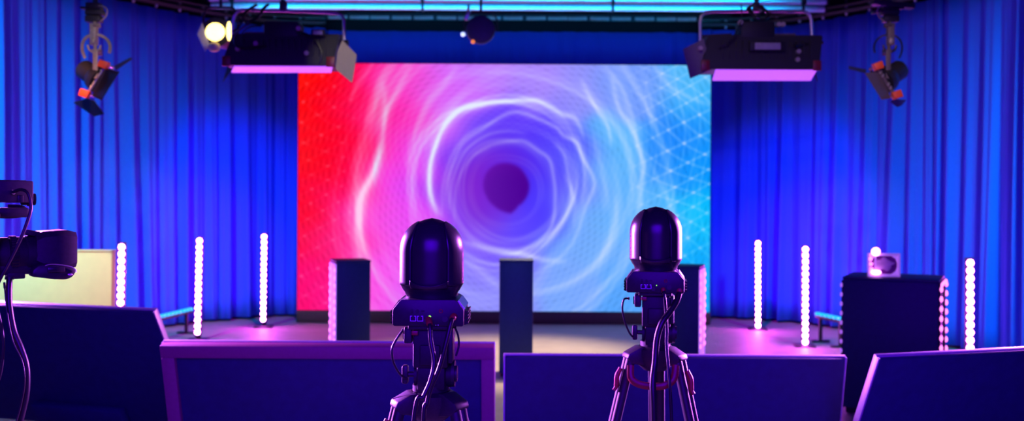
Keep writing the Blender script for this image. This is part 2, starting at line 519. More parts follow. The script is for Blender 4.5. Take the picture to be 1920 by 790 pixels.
    for fam in range(15):
        r0 = [58, 68, 80, 92, 104, 118, 132, 148, 165, 190, 215, 245, 275, 305, 340][fam]
        ph = rs.uniform(0, 2 * PI, 4); am = rs.uniform(.3, 1, 4) * np.array([.10, .06, .035, .02]) * r0
        tc = rs.uniform(0, 2 * PI)
        for k in range(4):
            am2 = am * (1 + rs.uniform(-.5, .5, 4)); ph2 = ph + rs.uniform(-.25, .25, 4)
            rk = r0 + k * 3.5 + sum(am2[q] * np.sin((q + 1) * th + ph2[q]) for q in range(4))
            env = np.clip(.5 + .5 * np.cos(th - tc - rs.uniform(-.7, .7)), 0, 1) ** 2
            wdt = 1.3 + r0 / 160.0
            glow = glow + (.07 if r0 < 75 else .10 if r0 < 125 else .16 if r0 < 180 else .13) * env * np.exp(-((rr - rk) / wdt) ** 2 / 2)
    rng = np.random.RandomState(3)
    g = np.clip(glow, -.08, 1)[..., None]
    tint = np.where((px > 700)[..., None], np.array([.90, .93, 1.0]), np.array([1.0, .80, .95]))
    tint = tint * np.clip((px - 700) / 300, 0, 1)[..., None] * 0 + tint
    col = np.where(g >= 0, col + (tint - col) * g, col * (1 + g * 1.5))
    # the dark mouth of the tunnel, a soft many-sided shape
    hole = [(906,345),(915,320),(930,309),(948,306),(972,313),(985,328),(992,345),(986,372),(972,386),(958,400),(942,396),(926,386),(912,368)]
    hx = np.array([p[0] for p in hole]); hy = np.array([p[1] for p in hole])
    ht = np.arctan2(hy - 353, hx - 948); hr = np.hypot(hx - 948, hy - 353)
    o = np.argsort(ht)
    rad = np.interp(np.arctan2(py - 353, px - 948), ht[o], hr[o], period=2 * PI)
    m = 1 / (1 + np.exp((np.hypot(px - 948, py - 353) - rad) / 1.4))
    hc = np.array([84, 8, 158]) / 255.0 + (np.clip((px - 948) / 45, -1, 1) * -.04)[..., None]
    col = col * (1 - m[..., None]) + hc * m[..., None]
    mid = np.exp(-((rr - 62) / 24) ** 2) * .35 * np.clip(-np.cos(th - .5) * .6 + .4, 0, 1)
    col = col * (1 - mid[..., None]) + np.array([.5, .08, .75]) * mid[..., None]
    return np.clip(col, 0, 1)

NX, NZ = 386, 234
us = np.linspace(0, 1, NX); vs_ = np.linspace(0, 1, NZ)
U, V = np.meshgrid(us, vs_)
PXG = 558.5 + U * (1331.5 - 558.5); PYG = 584 - V * (584 - 120.5)
cols = screen_colors(PXG, PYG)
lin = np.where(cols <= .04045, cols / 12.92, ((cols + .055) / 1.055) ** 2.4)
verts = np.stack([(U - .5) * SWd, np.zeros_like(U), zb + V * SHt], -1).reshape(-1, 3)
idx = np.arange(NX * NZ).reshape(NZ, NX)
faces = np.stack([idx[:-1, :-1], idx[:-1, 1:], idx[1:, 1:], idx[1:, :-1]], -1).reshape(-1, 4)
me = bpy.data.meshes.new('display')
me.vertices.add(len(verts)); me.vertices.foreach_set('co', verts.ravel())
me.loops.add(len(faces) * 4); me.loops.foreach_set('vertex_index', faces.ravel())
me.polygons.add(len(faces)); me.polygons.foreach_set('loop_start', np.arange(len(faces)) * 4)
me.update(calc_edges=True); me.validate()
ca = me.color_attributes.new('picture', 'FLOAT_COLOR', 'POINT')
ca.data.foreach_set('color', np.concatenate([lin.reshape(-1, 3), np.ones((NX * NZ, 1))], 1).ravel())
ms = bpy.data.materials.new('led_display_picture'); ms.use_nodes = True
nt = ms.node_tree; bs = nt.nodes['Principled BSDF']
at = nt.nodes.new('ShaderNodeAttribute'); at.attribute_name = 'picture'
nt.links.new(at.outputs['Color'], bs.inputs['Emission Color'])
bs.inputs['Base Color'].default_value = (.003, .003, .003, 1); bs.inputs['Specular IOR Level'].default_value = .1; bs.inputs['Emission Strength'].default_value = 1.0
bs.inputs['Roughness'].default_value = .6
me.materials.append(ms)
o = bpy.data.objects.new('display', me); C.objects.link(o); o.parent = scr
b = bm_(); add_box(b, (0, .07, (zb + zt) / 2), (SWd + .02, .12, SHt + .02), bev=.006); obj('cabinet', b, M_BLACKMATT, scr)
b = bm_(); add_box(b, (0, .10, zb / 2), (SWd + .02, .22, zb - .012), bev=.006); obj('plinth', b, M_BASEBROWN, scr)
b = bm_()
for x in (-1.8, 0, 1.8):
    add_cyl(b, (x, .22, 0), (x, .17, zt * .8), .02, 10); add_box(b, (x, .3, .02), (.06, .3, .04), bev=.005)
obj('rear_brace', b, M_BLACKMETAL, scr)

# ------------------------------------------------------------------ upright light bars with round bulbs
NB = 16
BL = 1.0
def make_bar():
    r = thing('light_bar', '', 'light', (0, 0, 0), 0, 'upright pink light bars along the curtains')
    b = bm_(); add_box(b, (0, .035, BL / 2 + .02), (.066, .05, BL + .02), bev=.008); obj('housing', b, M_BLACKMETAL, r)
    b = bm_(); add_box(b, (0, .05, .01), (.2, .2, .02), bev=.006); add_box(b, (0, .07, .04), (.05, .03, .06), bev=.005); obj('base_plate', b, M_BLACKMETAL, r)
    b = bm_(); add_sphere(b, (0, 0, 0), .0265, (1, .7, 1), 14, 10)
    me = mesh_of('bulb', b, M_BULB)
    for i in range(NB):
        instance('bulb', me, r, (0, .005, .02 + BL * (i + .5) / NB))
    return r
bars = [  # px of the bulbs, D, z lift, lean, label
    (224, 8.6, .045, .014, 'upright pink light bar just right of the cream counter'),
    (370, 9.85, .03, .016, 'upright pink light bar standing nearer the front, with the cyan floor strip running behind it'),
    (493.5, 10.9, .03, .006, 'upright pink light bar left of the big screen, by the red side of the picture'),
    (1422, 10.95, .0, -.006, 'upright pink light bar right of the big screen, by the blue side of the picture'),
    (1510.5, 9.7, .0, -.003, 'upright pink light bar nearest left of the big plinth, by the cyan strip'),
    (1820, 7.75, .0, -.004, 'upright pink light bar right of the big plinth, its round bulbs standing apart'),
]
bar0 = None
for i, (px, D, lift, lean, lab) in enumerate(bars):
    loc = W(px, 370 + (HC - .5) * F / D, D); loc.z = 0
    if bar0 is None:
        bar0 = make_bar(); o = bar0; o.location = loc; o['label'] = lab
    else:
        o = dup(bar0, loc, 0, lab)
    o.rotation_euler = (0, lean, -math.atan2(loc.x, loc.y) * .5)
    if lift:
        for ch in o.children:
            if not ch.name.startswith('base'):
                ch.location.z += lift if o is bar0 else 0
    # (copies inherit the source's lift)
    if o is not bar0 and not lift:
        for ch in o.children:
            if not ch.name.startswith('base'): ch.location.z -= bars[0][2]

# ------------------------------------------------------------------ cyan floor battens
def batten(p0, p1, n, label):
    p0, p1 = Vector(p0), Vector(p1)
    c = (p0 + p1) / 2; L = (p1 - p0).length
    a = math.atan2(p1.y - p0.y, p1.x - p0.x)
    r = thing('floor_batten', label, 'light', (c.x, c.y, 0), a, 'cyan light strips near the floor')
    z = c.z
    b = bm_(); add_box(b, (0, 0, z), (L, .06, .05), bev=.008); obj('housing', b, M_BLACKMETAL, r)
    b = bm_(); add_box(b, (0, 0, 0), (L / n * .74, .05, .034), bev=.012)
    me = mesh_of('lens', b, M_CYANLED)
    sgn = -1 if c.x < 0 else -1
    for i in range(n):
        instance('lens', me, r, (-L / 2 + L * (i + .5) / n, sgn * .02, z + .02))
    for s in (-1, 1):
        b = bm_(); add_box(b, (s * L * .38, 0, .01), (.05, .2, .02), bev=.004)
        add_box(b, (s * L * .38, .0, (z - .02) / 2), (.03, .03, z - .03), bev=.004)
        obj('foot', b, M_BLACKMETAL, r)
A, B_ = W(290, 599, 9.75), W(357, 583, 10.5)
batten(A, B_, 9, 'cyan light strip low beside the left curtain')
A, B_ = W(1533, 591, 10.1), W(1582, 603, 9.65)
batten(A, B_, 6, 'cyan light strip low beside the right curtain, left of the big plinth')

# ------------------------------------------------------------------ podiums
def podium(px, D, w, h, a, label, side=0, d=None):
    """px: centre column of the front face; side -1/+1 carries the glowing panel"""
    d = d or w
    loc = W(px, 370 + HC * F / D, D); loc.z = 0
    r = thing('podium', label, 'podium', loc, a, 'dark square podiums on the stage')
    b = bm_(); add_box(b, (0, d / 2, .02), (w - .03, d - .03, .04)); obj('kick_base', b, M_BLACKMATT, r)
    b = bm_(); add_box(b, (0, d / 2, (h - .02 + .03) / 2), (w, d, h - .05), bev=.004); obj('body', b, M_CASE, r)
    b = bm_(); add_box(b, (0, d / 2, h - .01), (w + .006, d + .006, .02), bev=.004); obj('top', b, M_CASE, r)
    if side:
        x = side * (w / 2 + .004)
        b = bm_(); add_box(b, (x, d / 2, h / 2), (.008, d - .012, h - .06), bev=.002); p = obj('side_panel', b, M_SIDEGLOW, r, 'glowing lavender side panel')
        b = bm_(); add_box(b, (0, 0, 0), (.008, .03, .03), bev=.003)
        me = mesh_of('led', b, M_DOT)
        n = 10
        for i in range(n):
            for y in (.035, d - .035):
                instance('led', me, p, (x + side * .006, y, h - .08 - i * (h * .68) / n))
    return r
podium(662, 8.0, .285, .965, R(21), 'dark square podium with glowing lavender left side, left of the nearer dome camera', -1)
podium(967, 8.0, .28, .975, 0.0, 'plain dark square podium standing in the middle of the stage between the two dome cameras')
podium(1276, 7.85, .29, .945, R(-20), 'dark square podium with pink lit right side, behind the farther dome camera', 1)

# big dark plinth at right
D = 6.6
loc = W(1667, 778, D); loc.z = 0
w, h, d = .615, .955, .5
r = thing('plinth', 'wide dark plinth with light dotted edges carrying a framed picture', 'plinth', loc, R(-28))
b = bm_(); add_box(b, (0, d / 2, .02), (w - .04, d - .04, .04)); obj('kick_base', b, M_BLACKMATT, r)
b = bm_(); add_box(b, (0, d / 2, h / 2 + .01), (w, d, h - .06), bev=.004); obj('body', b, M_CASE, r)
b = bm_(); add_box(b, (0, d / 2, h - .01), (w + .008, d + .008, .02), bev=.004); obj('top', b, M_CASE, r)
b = bm_(); add_box(b, (w / 2 + .006, .02, h / 2), (.012, .035, h - .05), bev=.003)
add_box(b, (w / 2 + .006, d - .02, h / 2), (.012, .035, h - .05), bev=.003); add_box(b, (w / 2 + .006, d / 2, h - .035), (.012, d, .03), bev=.003)
st = obj('light_strip', b, M_BLACKMATT, r)
b = bm_(); add_sphere(b, (0, 0, 0), .015, (.8, 1, 1.35), 12, 8)
me = mesh_of('led', b, M_DOT)
for i in range(13):
    z = h - .06 - i * .066
    instance('led', me, st, (w / 2 + .016, .012, z)); instance('led', me, st, (w / 2 + .016, d - .012, z))
for i in range(6):
    instance('led', me, st, (w / 2 + .014, .05 + i * .08, h - .035), (R(90), 0, 0))
b = bm_(); add_box(b, (-w / 2 - .006, .02, h / 2), (.012, .03, h - .05), bev=.003)
st2 = obj('light_strip', b, M_BLACKMATT, r)
b = bm_(); add_sphere(b, (0, 0, 0), .011, (.8, 1, 1.5), 10, 8)
me2 = mesh_of('led', b, M_DOTDIM)
for i in range(13):
    instance('led', me2, st2, (-w / 2 - .012, .006, h - .06 - i * .066))

# framed picture on the plinth with two bulbs at its left edge
pw, ph = 59 / F * 6.72, 44 / F * 6.72
pl = W(1657, 525, 6.74); pl.z = h + .001
r = thing('framed_picture', 'lavender framed picture with pale motif standing on the wide dark plinth', 'picture', pl, R(-3))
fw = .018
b = bm_()
for s in (-1, 1):
    add_box(b, (s * (pw / 2 - fw / 2), 0, ph / 2), (fw, .03, ph), bev=.003)
    add_box(b, (0, 0, ph / 2 + s * (ph / 2 - fw / 2)), (pw - fw, .03, fw), bev=.003)
obj('frame', b, M_ACRYL, r)
b = bm_(); add_box(b, (0, .006, ph / 2), (pw - fw, .008, ph - fw)); obj('print', b, M_PICDARK, r)
b = bm_()
n = 26
poly = []
for i in range(n):
    t = 2 * PI * i / n
    q = 1 + .16 * math.sin(5 * t + .4) + .08 * math.sin(9 * t)
    poly.append((-.002 + .064 * q * math.cos(t), 0, ph / 2 + .004 + .042 * q * math.sin(t)))
add_prism(b, poly, (0, 1, 0), .006)
obj('motif', b, M_PICPALE, r)
b = bm_()
for s in (-1, 1):
    for q in (-1, 1):
        x0 = s * (pw / 2 - fw); z0 = ph / 2 + q * (ph / 2 - fw)
        add_prism(b, [(x0, 0, z0), (x0 - s * .04, 0, z0), (x0 - s * .012, 0, z0 - q * .02), (x0, 0, z0 - q * .05)], (0, 1, 0), .008)
obj('corner_mount', b, M_ACRYL, r)
b = bm_(); add_sphere(b, (-pw / 2 + .045, -.03, ph + .012), .030, (1, .8, 1), 18, 12); obj('bulb', b, M_PBULB, r)
b = bm_(); add_sphere(b, (-pw / 2 + .048, -.03, .032), .034, (1, .7, .5), 18, 12); obj('bulb', b, M_PBULB, r)
b = bm_(); add_tube(b, [(-pw / 2 + .045, -.022, .03), (-pw / 2 + .045, -.022, ph + .012)], .006, 8); obj('bulb_stem', b, M_ACRYL, r)
b = bm_()
for i in range(3): add_sphere(b, (-pw / 2 + .012 + .004 * i, -.02, ph - .04 - i * .035), .012, u=10, v=8)
obj('bead_light', b, M_DOT, r)

# cream freestanding panel at left
D = 7.9
xr = W(210, 500, D).x
cw, chh, cd = 1.08, 1.045, .10
r = thing('standing_panel', 'cream freestanding panel behind the broadcast camera, left of the first light bar', 'panel', (xr - cw / 2, D, 0), R(-2))
b = bm_(); add_box(b, (0, cd / 2, chh / 2 + .02), (cw, cd - .02, chh - .05), bev=.004); obj('board', b, M_CREAM, r)
b = bm_(); add_box(b, (0, cd / 2, chh - .006), (cw + .006, cd, .012), bev=.003); obj('top_rail', b, M_CREAM, r)
for q in (-1, 1):
    b = bm_(); add_box(b, (q * cw * .4, cd / 2, .02), (.06, .34, .04), bev=.006); obj('foot', b, M_BLACKMETAL, r)

# ------------------------------------------------------------------ presenter monitors on floor stands (seen from behind)
def monitor(cx, cy, ztop, yaw, tilt, label, border, w=1.46, h=.845):
    """cx,cy: middle of the TOP edge; screen faces the stage and up"""
    n = Vector((-math.sin(yaw), math.cos(yaw), 0))
    r = thing('monitor', label, 'monitor', (cx + n.x * .2, cy + n.y * .2, 0), yaw, 'presenter monitors across the front')
    o0 = Vector((0, -.2, ztop))
    T = Matrix.Translation(o0) @ Matrix.Rotation(tilt, 4, 'X') @ Matrix.Translation((0, .03, -h / 2))
    def part(name, boxes, m, lab=None):
        b = bm_()
        for c, s, bv in boxes: add_box(b, (0, 0, 0), s, T @ Matrix.Translation(c), bv)
        return obj(name, b, m, r, lab)
    part('screen', [((0, .029, 0), (w - .02, .006, h - .02), .001)], M_GLOSS)
    if border:
        t = .058
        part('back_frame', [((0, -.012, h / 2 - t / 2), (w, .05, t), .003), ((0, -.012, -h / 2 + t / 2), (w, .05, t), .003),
                            ((-w / 2 + t / 2, -.012, 0), (t, .05, h - 2 * t), .003), ((w / 2 - t / 2, -.012, 0), (t, .05, h - 2 * t), .003)], M_BEZEL, 'wide pinkish purple rim round the back')
        part('back_panel', [((0, .005, 0), (w - 2 * t + .004, .03, h - 2 * t + .004), .002)], M_SCREENBACK)
    else:
        part('back_panel', [((0, .006, 0), (w - .008, .030, h - .008), .008)], M_SCREENBACK)
    part('edge_trim', [((0, .018, h / 2 - .002), (w + .004, .018, .008), .002), ((0, .018, -h / 2 + .002), (w + .004, .018, .008), .002),
                       ((-w / 2 + .001, .010, 0), (.008, .032, h), .002), ((w / 2 - .001, .010, 0), (.008, .032, h), .002)], M_SILVER)
    part('connector_box', [((0, -.04, -h * .36), (w * .42, .05, h * .16), .01)], M_SCREENBACK)
    zb_ = 0
    pm = T @ Vector((0, -.03, -h * .42))
    for s in (-1, 1):
        b = bm_(); add_tube(b, [(s * .22, pm.y - .02, pm.z), (s * .24, pm.y + .06, .06)], .02, 10)
        obj('stand_post', b, M_BLACKMETAL, r)
    b = bm_()
    for s in (-1, 1):
        add_box(b, (s * .24, pm.y + .08, .025), (.06, .6, .04), bev=.008)
    add_box(b, (0, pm.y + .06, .03), (.48, .06, .03), bev=.006)
    obj('stand_base', b, M_BLACKMETAL, r)
    return r
def mon_at(px0, py0, D0, px1, py1, D1, tilt, label, border):
    a, c = W(px0, py0, D0), W(px1, py1, D1)
    m = (a + c) / 2
    return monitor(m.x, m.y, m.z, math.atan2(c.y - a.y, c.x - a.x), tilt, label, border, w=math.hypot(c.x - a.x, c.y - a.y))
# yaw is the rotation of the back-to-stage direction
mon_at(300, 647, 4.2, 927, 653, 4.2, R(17), 'back of presenter monitor with wide pinkish purple rim behind the nearer dome camera', True)
mon_at(945, 671, 4.08, 1591, 677, 4.08, R(13), 'plain dark back of presenter monitor behind the farther dome camera', False)
TLm = W(283, 592, 4.9)
ang = R(17)
monitor(TLm.x - .73 * math.cos(ang), TLm.y + .73 * math.sin(ang), TLm.z + .004, -ang, R(29), 'dark presenter monitor angled in front of the cream counter', False)
TRm = W(1656, 680, 3.62)
monitor(TRm.x + .73 * math.cos(R(17)), TRm.y + .73 * math.sin(R(17)), TRm.z, R(17), R(24), 'dark presenter monitor angled in front of the light bar with separate bulbs', False)

# ------------------------------------------------------------------ dome cameras
def dome_camera(loc, yaw, label, boots, led):
    """origin: centre of the underside of the base, back of the unit towards -y"""
    r = thing('dome_camera', label, 'camera', loc, yaw, 'dome cameras on tripods')
    R0 = .080
    zc = .064            # top of the base
    def rad(z):          # outer radius over height above the base underside
        if z < zc + .012: return .064 + (z - zc) / .012 * .003
        if z < zc + .034: return .067 + (R0 - .067) * max(0.0, (z - zc - .012) / .022) ** .8
        if z < zc + .112: return R0
        t = max(0.0, (z - zc - .112) / .084)
        return R0 * max(0.0, (1 - min(t, 1) ** 2.25)) ** .52
    ztop = zc + .196
    zs = [zc + i * .196 / 46 for i in range(47)]
    # base with chamfered shoulders
    b = bm_()
    prof = [(-.083, 0), (.083, 0), (.086, .004), (.086, .040), (.070, .060), (.064, .064), (-.064, .064), (-.070, .060), (-.086, .040), (-.086, .004)]
    add_prism(b, [(x, 0, z) for x, z in prof], (0, 1, 0), .165, .002)
    obj('base', b, M_BLACK, r)
    # coloured shoulder plates
    for s, m_, l_ in ((-1, M_TEAL, 'dark teal corner'), (1, M_SILVER, 'silver corner')):
        b = bm_(); add_prism(b, [(s * .0865, -.07, .040), (s * .0715, -.07, .0605), (s * .0715, .07, .0605), (s * .0865, .07, .040)], (s * .8, 0, .6), .003)
        obj('shoulder_plate', b, M_BLACK if s < 0 else m_, r)
    # cooling fins on both sides
    b = bm_(); add_prism(b, [(0, -.06, -.003), (.010, -.055, 0), (.010, .055, 0), (0, .06, -.003), (0, .06, .003), (0, -.06, .003)], (0, 0, 1), .0045)
    me_ = mesh_of('fin', b, M_BLACKMETAL)
    for s in (-1, 1):
        for i in range(4):
            instance('fin', me_, r, (s * .085, 0, .006 + i * .0085), (0, 0, 0 if s > 0 else PI))
    # collar under the head, rising to a curved lip at the front and back
    th0 = math.asin(.046 / R0)
    b = bm_(); add_lathe(b, [(rad(z) - .0005, z) for z in [zc, zc + .006, zc + .012, zc + .018, zc + .026, zc + .034]], 64); obj('neck', b, M_GLOSS, r)
    for s in (-1, 1):
        b = bm_()
        n, rows = 16, 10
        g = []
        for k in range(rows + 1):
            row = []
            for i in range(n + 1):
                u = -1 + 2 * i / n
                th = u * th0
                top = zc + .045 - .013 * (1 - u * u)
                z = zc + .026 + (top - zc - .026) * k / rows
                rr = rad(z)
                row.append(b.verts.new((rr * math.sin(th), s * -rr * math.cos(th), z)))
            g.append(row)
        for k in range(rows):
            for i in range(n):
                b.faces.new((g[k][i], g[k][i + 1], g[k + 1][i + 1], g[k + 1][i]))
        o_ = obj('lip', b, M_GLOSS, r)
        sm = o_.modifiers.new('t', 'SOLIDIFY'); sm.thickness = .005; sm.offset = 0
    # two side arms hugging the rotating head
    for s in (-1, 1):
        b = bm_()
        n = 30; g = []
        for z in zs:
            if z < zc + .026: continue
            rr = rad(z)
            xc = .046 - .016 * max(0, (z - zc - .112) / .084) ** 1.5
            if rr <= xc + .0005:
                continue
            t0 = math.asin(xc / rr)
            g.append([b.verts.new((s * rr * math.sin(t0 + (PI - 2 * t0) * i / n), -rr * math.cos(t0 + (PI - 2 * t0) * i / n), z)) for i in range(n + 1)])
        for k in range(len(g) - 1):
            for i in range(n):
                b.faces.new((g[k][i], g[k][i + 1], g[k + 1][i + 1], g[k + 1][i]))
        o_ = obj('side_arm', b, M_GLOSS, r)
        sm = o_.modifiers.new('t', 'SOLIDIFY'); sm.thickness = .006; sm.offset = -1
    # rotating head between them
    b = bm_()
    add_lathe(b, [(max(0, rad(z) - .006), z) for z in zs if z >= zc + .026] , 72)
    hd = obj('camera_head', b, M_GLOSS, r)
    b = bm_(); add_cyl(b, (0, .05, zc + .09), (0, .088, zc + .09), .034, 32); add_cyl(b, (0, .086, zc + .09), (0, .092, zc + .09), .028, 32)
    obj('lens', b, M_BLACK, hd)
    # back connectors
    b = bm_()
    for x in (-.036, -.019):
        for c, s in (((x - .0065, -.0835, .019), (.0015, .004, .013)), ((x + .0065, -.0835, .019), (.0015, .004, .013)), ((x, -.0835, .0128), (.014, .004, .0014)),
                     ((x - .0045, -.0835, .0245), (.004, .004, .002)), ((x + .0045, -.0835, .0245), (.004, .004, .002))):
            add_box(b, c, s)
    obj('network_port', b, M_PORT, r)
    b = bm_(); add_cyl(b, (-.026, -.082, .036), (-.026, -.085, .036), .0045, 16); add_box(b, (-.039, -.0832, .036), (.005, .003, .010), bev=.001); add_box(b, (-.013, -.0832, .037), (.008, .003, .003), bev=.001)
    obj('switch', b, M_BLACKMATT, r)
    b = bm_(); add_tube(b, [(.031 + .004 * math.cos(t), -.0835, .037 + .004 * math.sin(t)) for t in [2 * PI * i / 20 for i in range(20)]], .0012, 8, closed=True); obj('socket_ring', b, M_RED, r)
    for sxx, szz, srr in ((.041, .018, .0075), (-.006, .012, .006)):
        b = bm_(); add_cyl(b, (sxx, -.08, szz), (sxx, -.086, szz), srr, 20); obj('cable_socket', b, M_BLACKMETAL, r)
    b = bm_(); add_sphere(b, (0.004, -.0832, .023), .0032 if led > 1 else .0014, (1, .5, 1), 12, 8)
    if led > 1: add_sphere(b, (.0035, -.0832, .0175), .0019, (1, .5, 1.3), 12, 8)
    obj('status_light', b, M_GREENLED, r)
    b = bm_(); add_sphere(b, (.019, -.083, .003), .0012, u=8, v=6); add_sphere(b, (.0245, -.083, .003), .0016, u=8, v=6); obj('screw', b, M_PORT, r)
    return r

D1, D2 = 2.4, 2.97
c1 = W(809, 604, D1); c2 = W(1229, 545, D2)
cam1 = dome_camera(c1, R(-1), 'nearer black dome camera with green status light, seen from behind', True, 2)
cam2 = dome_camera(c2, R(-9), 'farther black dome camera on the red strapped tripod, seen from behind', True, 1)

# ------------------------------------------------------------------ tripods with fluid heads
def tripod(base, top, yaw, label, leg_az, strap, spread=.24):
    """base: point on the floor; top: height of the camera plate"""
    r = thing('tripod', label, 'tripod', (base.x, base.y, 0), yaw, 'tripods under the dome cameras')
    z = top
    hd = None
    b = bm_(); add_box(b, (0, 0, z - .006), (.10, .13, .011), bev=.003); plate = obj('mounting_plate', b, M_BLACKMETAL, r)
    # fluid head: block, side boxes, tilt drum, knobs
    b = bm_(); add_box(b, (.003, 0, z - .060), (.086, .10, .096), bev=.006); add_box(b, (.003, -.052, z - .075), (.05, .012, .05), bev=.004)
    hd = obj('fluid_head', b, M_BLACKMATT, r)
    b = bm_(); add_box(b, (-.053, -.02, z - .028), (.020, .05, .040), bev=.004); add_cyl(b, (-.045, -.02, z - .03), (-.067, -.02, z - .03), .012, 20); obj('side_box', b, M_BLACKMETAL, hd)
    b = bm_(); add_box(b, (.051, -.01, z - .055), (.012, .06, .085), bev=.004); obj('side_cover', b, M_BLACKMETAL, hd)
    b = bm_(); add_box(b, (-.034, -.058, z - .020), (.016, .004, .011), bev=.002); obj('red_tab', b, M_RED, hd)
    b = bm_(); add_cyl(b, (-.040, 0, z - .132), (.052, 0, z - .132), .030, 28); add_box(b, (.004, -.012, z - .135), (.07, .06, .06), bev=.006); obj('tilt_drum', b, M_BLACKMATT, hd)
    b = bm_(); add_cyl(b, (.052, 0, z - .128), (.060, 0, z - .128), .033, 28); add_cyl(b, (.060, -.004, z - .128), (.066, -.004, z - .128), .02, 20); obj('tilt_dial', b, M_BLACKMETAL, hd)
    b = bm_(); add_box(b, (-.062, -.02, z - .128), (.016, .024, .046), bev=.005); add_cyl(b, (-.055, -.02, z - .128), (-.036, -.02, z - .128), .007, 12); obj('lock_lever', b, M_BLACK, hd)
    b = bm_(); add_cyl(b, (0, 0, z - .170), (0, 0, z - .155), .046, 28); add_cyl(b, (0, 0, z - .158), (0, 0, z - .135), .040, 28); obj('pan_base', b, M_BLACKMETAL, hd)
    # spider with three faceted shoulders
    zb2 = z - .170
    b = bm_()
    add_lathe(b, [(.035, zb2 - .075), (.052, zb2 - .06), (.062, zb2 - .03), (.062, zb2 - .008), (.05, zb2)], 18)
    for a in leg_az:
        c, s = math.cos(a), math.sin(a)
        q = Vector((-s, c, 0))
        o_ = Vector((c, s, 0))
        prof = [(.03, 0), (.055, 0), (.095, -.020), (.100, -.034), (.085, -.050), (.03, -.060)]
        add_prism(b, [o_ * x + Vector((0, 0, zb2 + zz)) for x, zz in prof], q, .055, .004)
    obj('spider', b, M_BLACKMETAL, r)
    for a in leg_az:
        o_ = Vector((math.cos(a), math.sin(a), 0)); q = Vector((-o_.y, o_.x, 0))
        p0 = o_ * .082 + Vector((0, 0, zb2 - .03)); p1 = o_ * (.085 + spread) + Vector((0, 0, .02))
        d_ = (p1 - p0)
        b = bm_()
        for s in (-1, 1):
            add_tube(b, [p0 + q * s * .012, p0 + d_ * .55 + q * s * .012], .0145, 12)
        add_tube(b, [p0 + d_ * .45, p1], .0125, 12)
        lg = obj('leg', b, M_BLACKMETAL, r)
        b = bm_(); add_box(b, p0 + d_ * .53, (.028, .028, .05), d_.to_track_quat('Z', 'X').to_matrix().to_4x4(), .004); obj('clamp', b, M_BLACK, lg)
        b = bm_(); add_sphere(b, (p1.x, p1.y, .018), .018, (1, 1, 1), 14, 8); obj('rubber_foot', b, M_CABLE, lg)
        # red clip lever near the top
        l0 = p0 + d_ * .04 + o_ * .020; 
        b = bm_(); add_tube(b, spline([l0 + Vector((0, 0, .004)), l0 + o_ * .012 + Vector((0, 0, -.020)), l0 + o_ * .014 + Vector((0, 0, -.050)), l0 + o_ * .022 + Vector((0, 0, -.064))], 4), [.007] * 3 + [.008] * 6 + [.006] * 4, 10); obj('lever', b, M_REDORANGE, lg, 'red release lever')
    if strap:
        a = -PI / 2
        b = bm_()
        pts = [(-.072, -.085, zb2 - .05), (-.07, -.10, zb2 - .085), (-.045, -.112, zb2 - .102), (0, -.117, zb2 - .106), (.03, -.112, zb2 - .102), (.055, -.10, zb2 - .085), (.062, -.085, zb2 - .045)]
        add_tube(b, spline(pts, 5), .011, 10)
        for v in b.verts: v.co.y = -.10 + (v.co.y + .10) * .6
        obj('strap', b, M_RED, r, 'dark red carrying strap')
    else:
        b = bm_(); add_prism(b, [(-.088, -.055, zb2 - .012), (-.05, -.07, zb2 + .001), (-.03, -.06, zb2 + .002), (-.07, -.05, zb2 - .006)], (-.3, -.6, .8), .003); obj('label_plate', b, M_STEEL, r)
    return r
az = [R(205), R(-32), R(92)]
t1 = tripod(c1, c1.z, R(-2), 'black tripod with red levers under the nearer dome camera', az, False)
t2 = tripod(c2, c2.z, R(-9), 'black tripod with dark red strap under the farther dome camera', [R(202), R(-30), R(88)], True)

# ------------------------------------------------------------------ cables of the dome cameras
def cable(pts, rad_, label, boot=None, loc=None, end=True):
    pts = [Vector(p) for p in pts]
    o_ = pts[-1].copy()
    r = thing('cable', label, 'cable', o_, 0, 'cables hanging from the cameras')
    sp = spline([p - o_ for p in pts], 8)
    b = bm_(); add_tube(b, sp, rad_, 10); obj('sheath', b, M_CABLE, r)
    if boot:
        n = boot
        b = bm_(); add_tube(b, sp[:n], [rad_ * 1.25] + [rad_ * 1.45] * (n - 2) + [rad_ * 1.15], 12); obj('boot', b, M_REDORANGE, r, 'red strain relief boot')
    else:
        b = bm_(); add_tube(b, sp[:3], rad_ * 1.5, 12); obj('plug', b, M_BLACKMETAL, r)
    return r
def drop(px, py, D, z=.012):
    p = W(px, py, D); p.z = z; return p
DB = D1 - .088
cable([W(803, 598, DB), W(806, 612, DB - .025), W(808, 640, DB - .035), W(814, 680, DB - .045), W(807, 715, DB - .055), W(794, 745, DB - .065), W(776, 790, DB - .07), drop(750, 1000, DB - .10, .5), drop(735, 1000, DB - .13)], .0055,
      'black cable with red boot hanging from the middle of the nearer dome camera', 8)
cable([W(852, 592, DB), W(846, 604, DB - .02), W(837, 640, DB - .03), W(824, 690, DB - .035), W(808, 728, DB - .04), W(800, 760, DB - .045), W(794, 800, DB - .05), drop(788, 1000, DB - .06, .5), drop(800, 1000, DB - .1)], .0055,
      'black cable with red boot hanging from the right socket of the nearer dome camera', 7)
cable([W(757, 618, D1 - .03), W(745, 634, D1 - .04), W(735, 655, D1 - .05), W(738, 680, D1 - .05), W(750, 702, D1 - .04), W(764, 712, D1 - .03)], .0028, 'thin black cable looping out left of the nearer tripod head')
cable([W(852, 612, D1 - .02), W(859, 630, D1 - .02), W(860, 650, D1 - .02), W(855, 668, D1 - .03)], .0026, 'thin black cable looping right of the nearer tripod head')
DB2 = D2 - .088
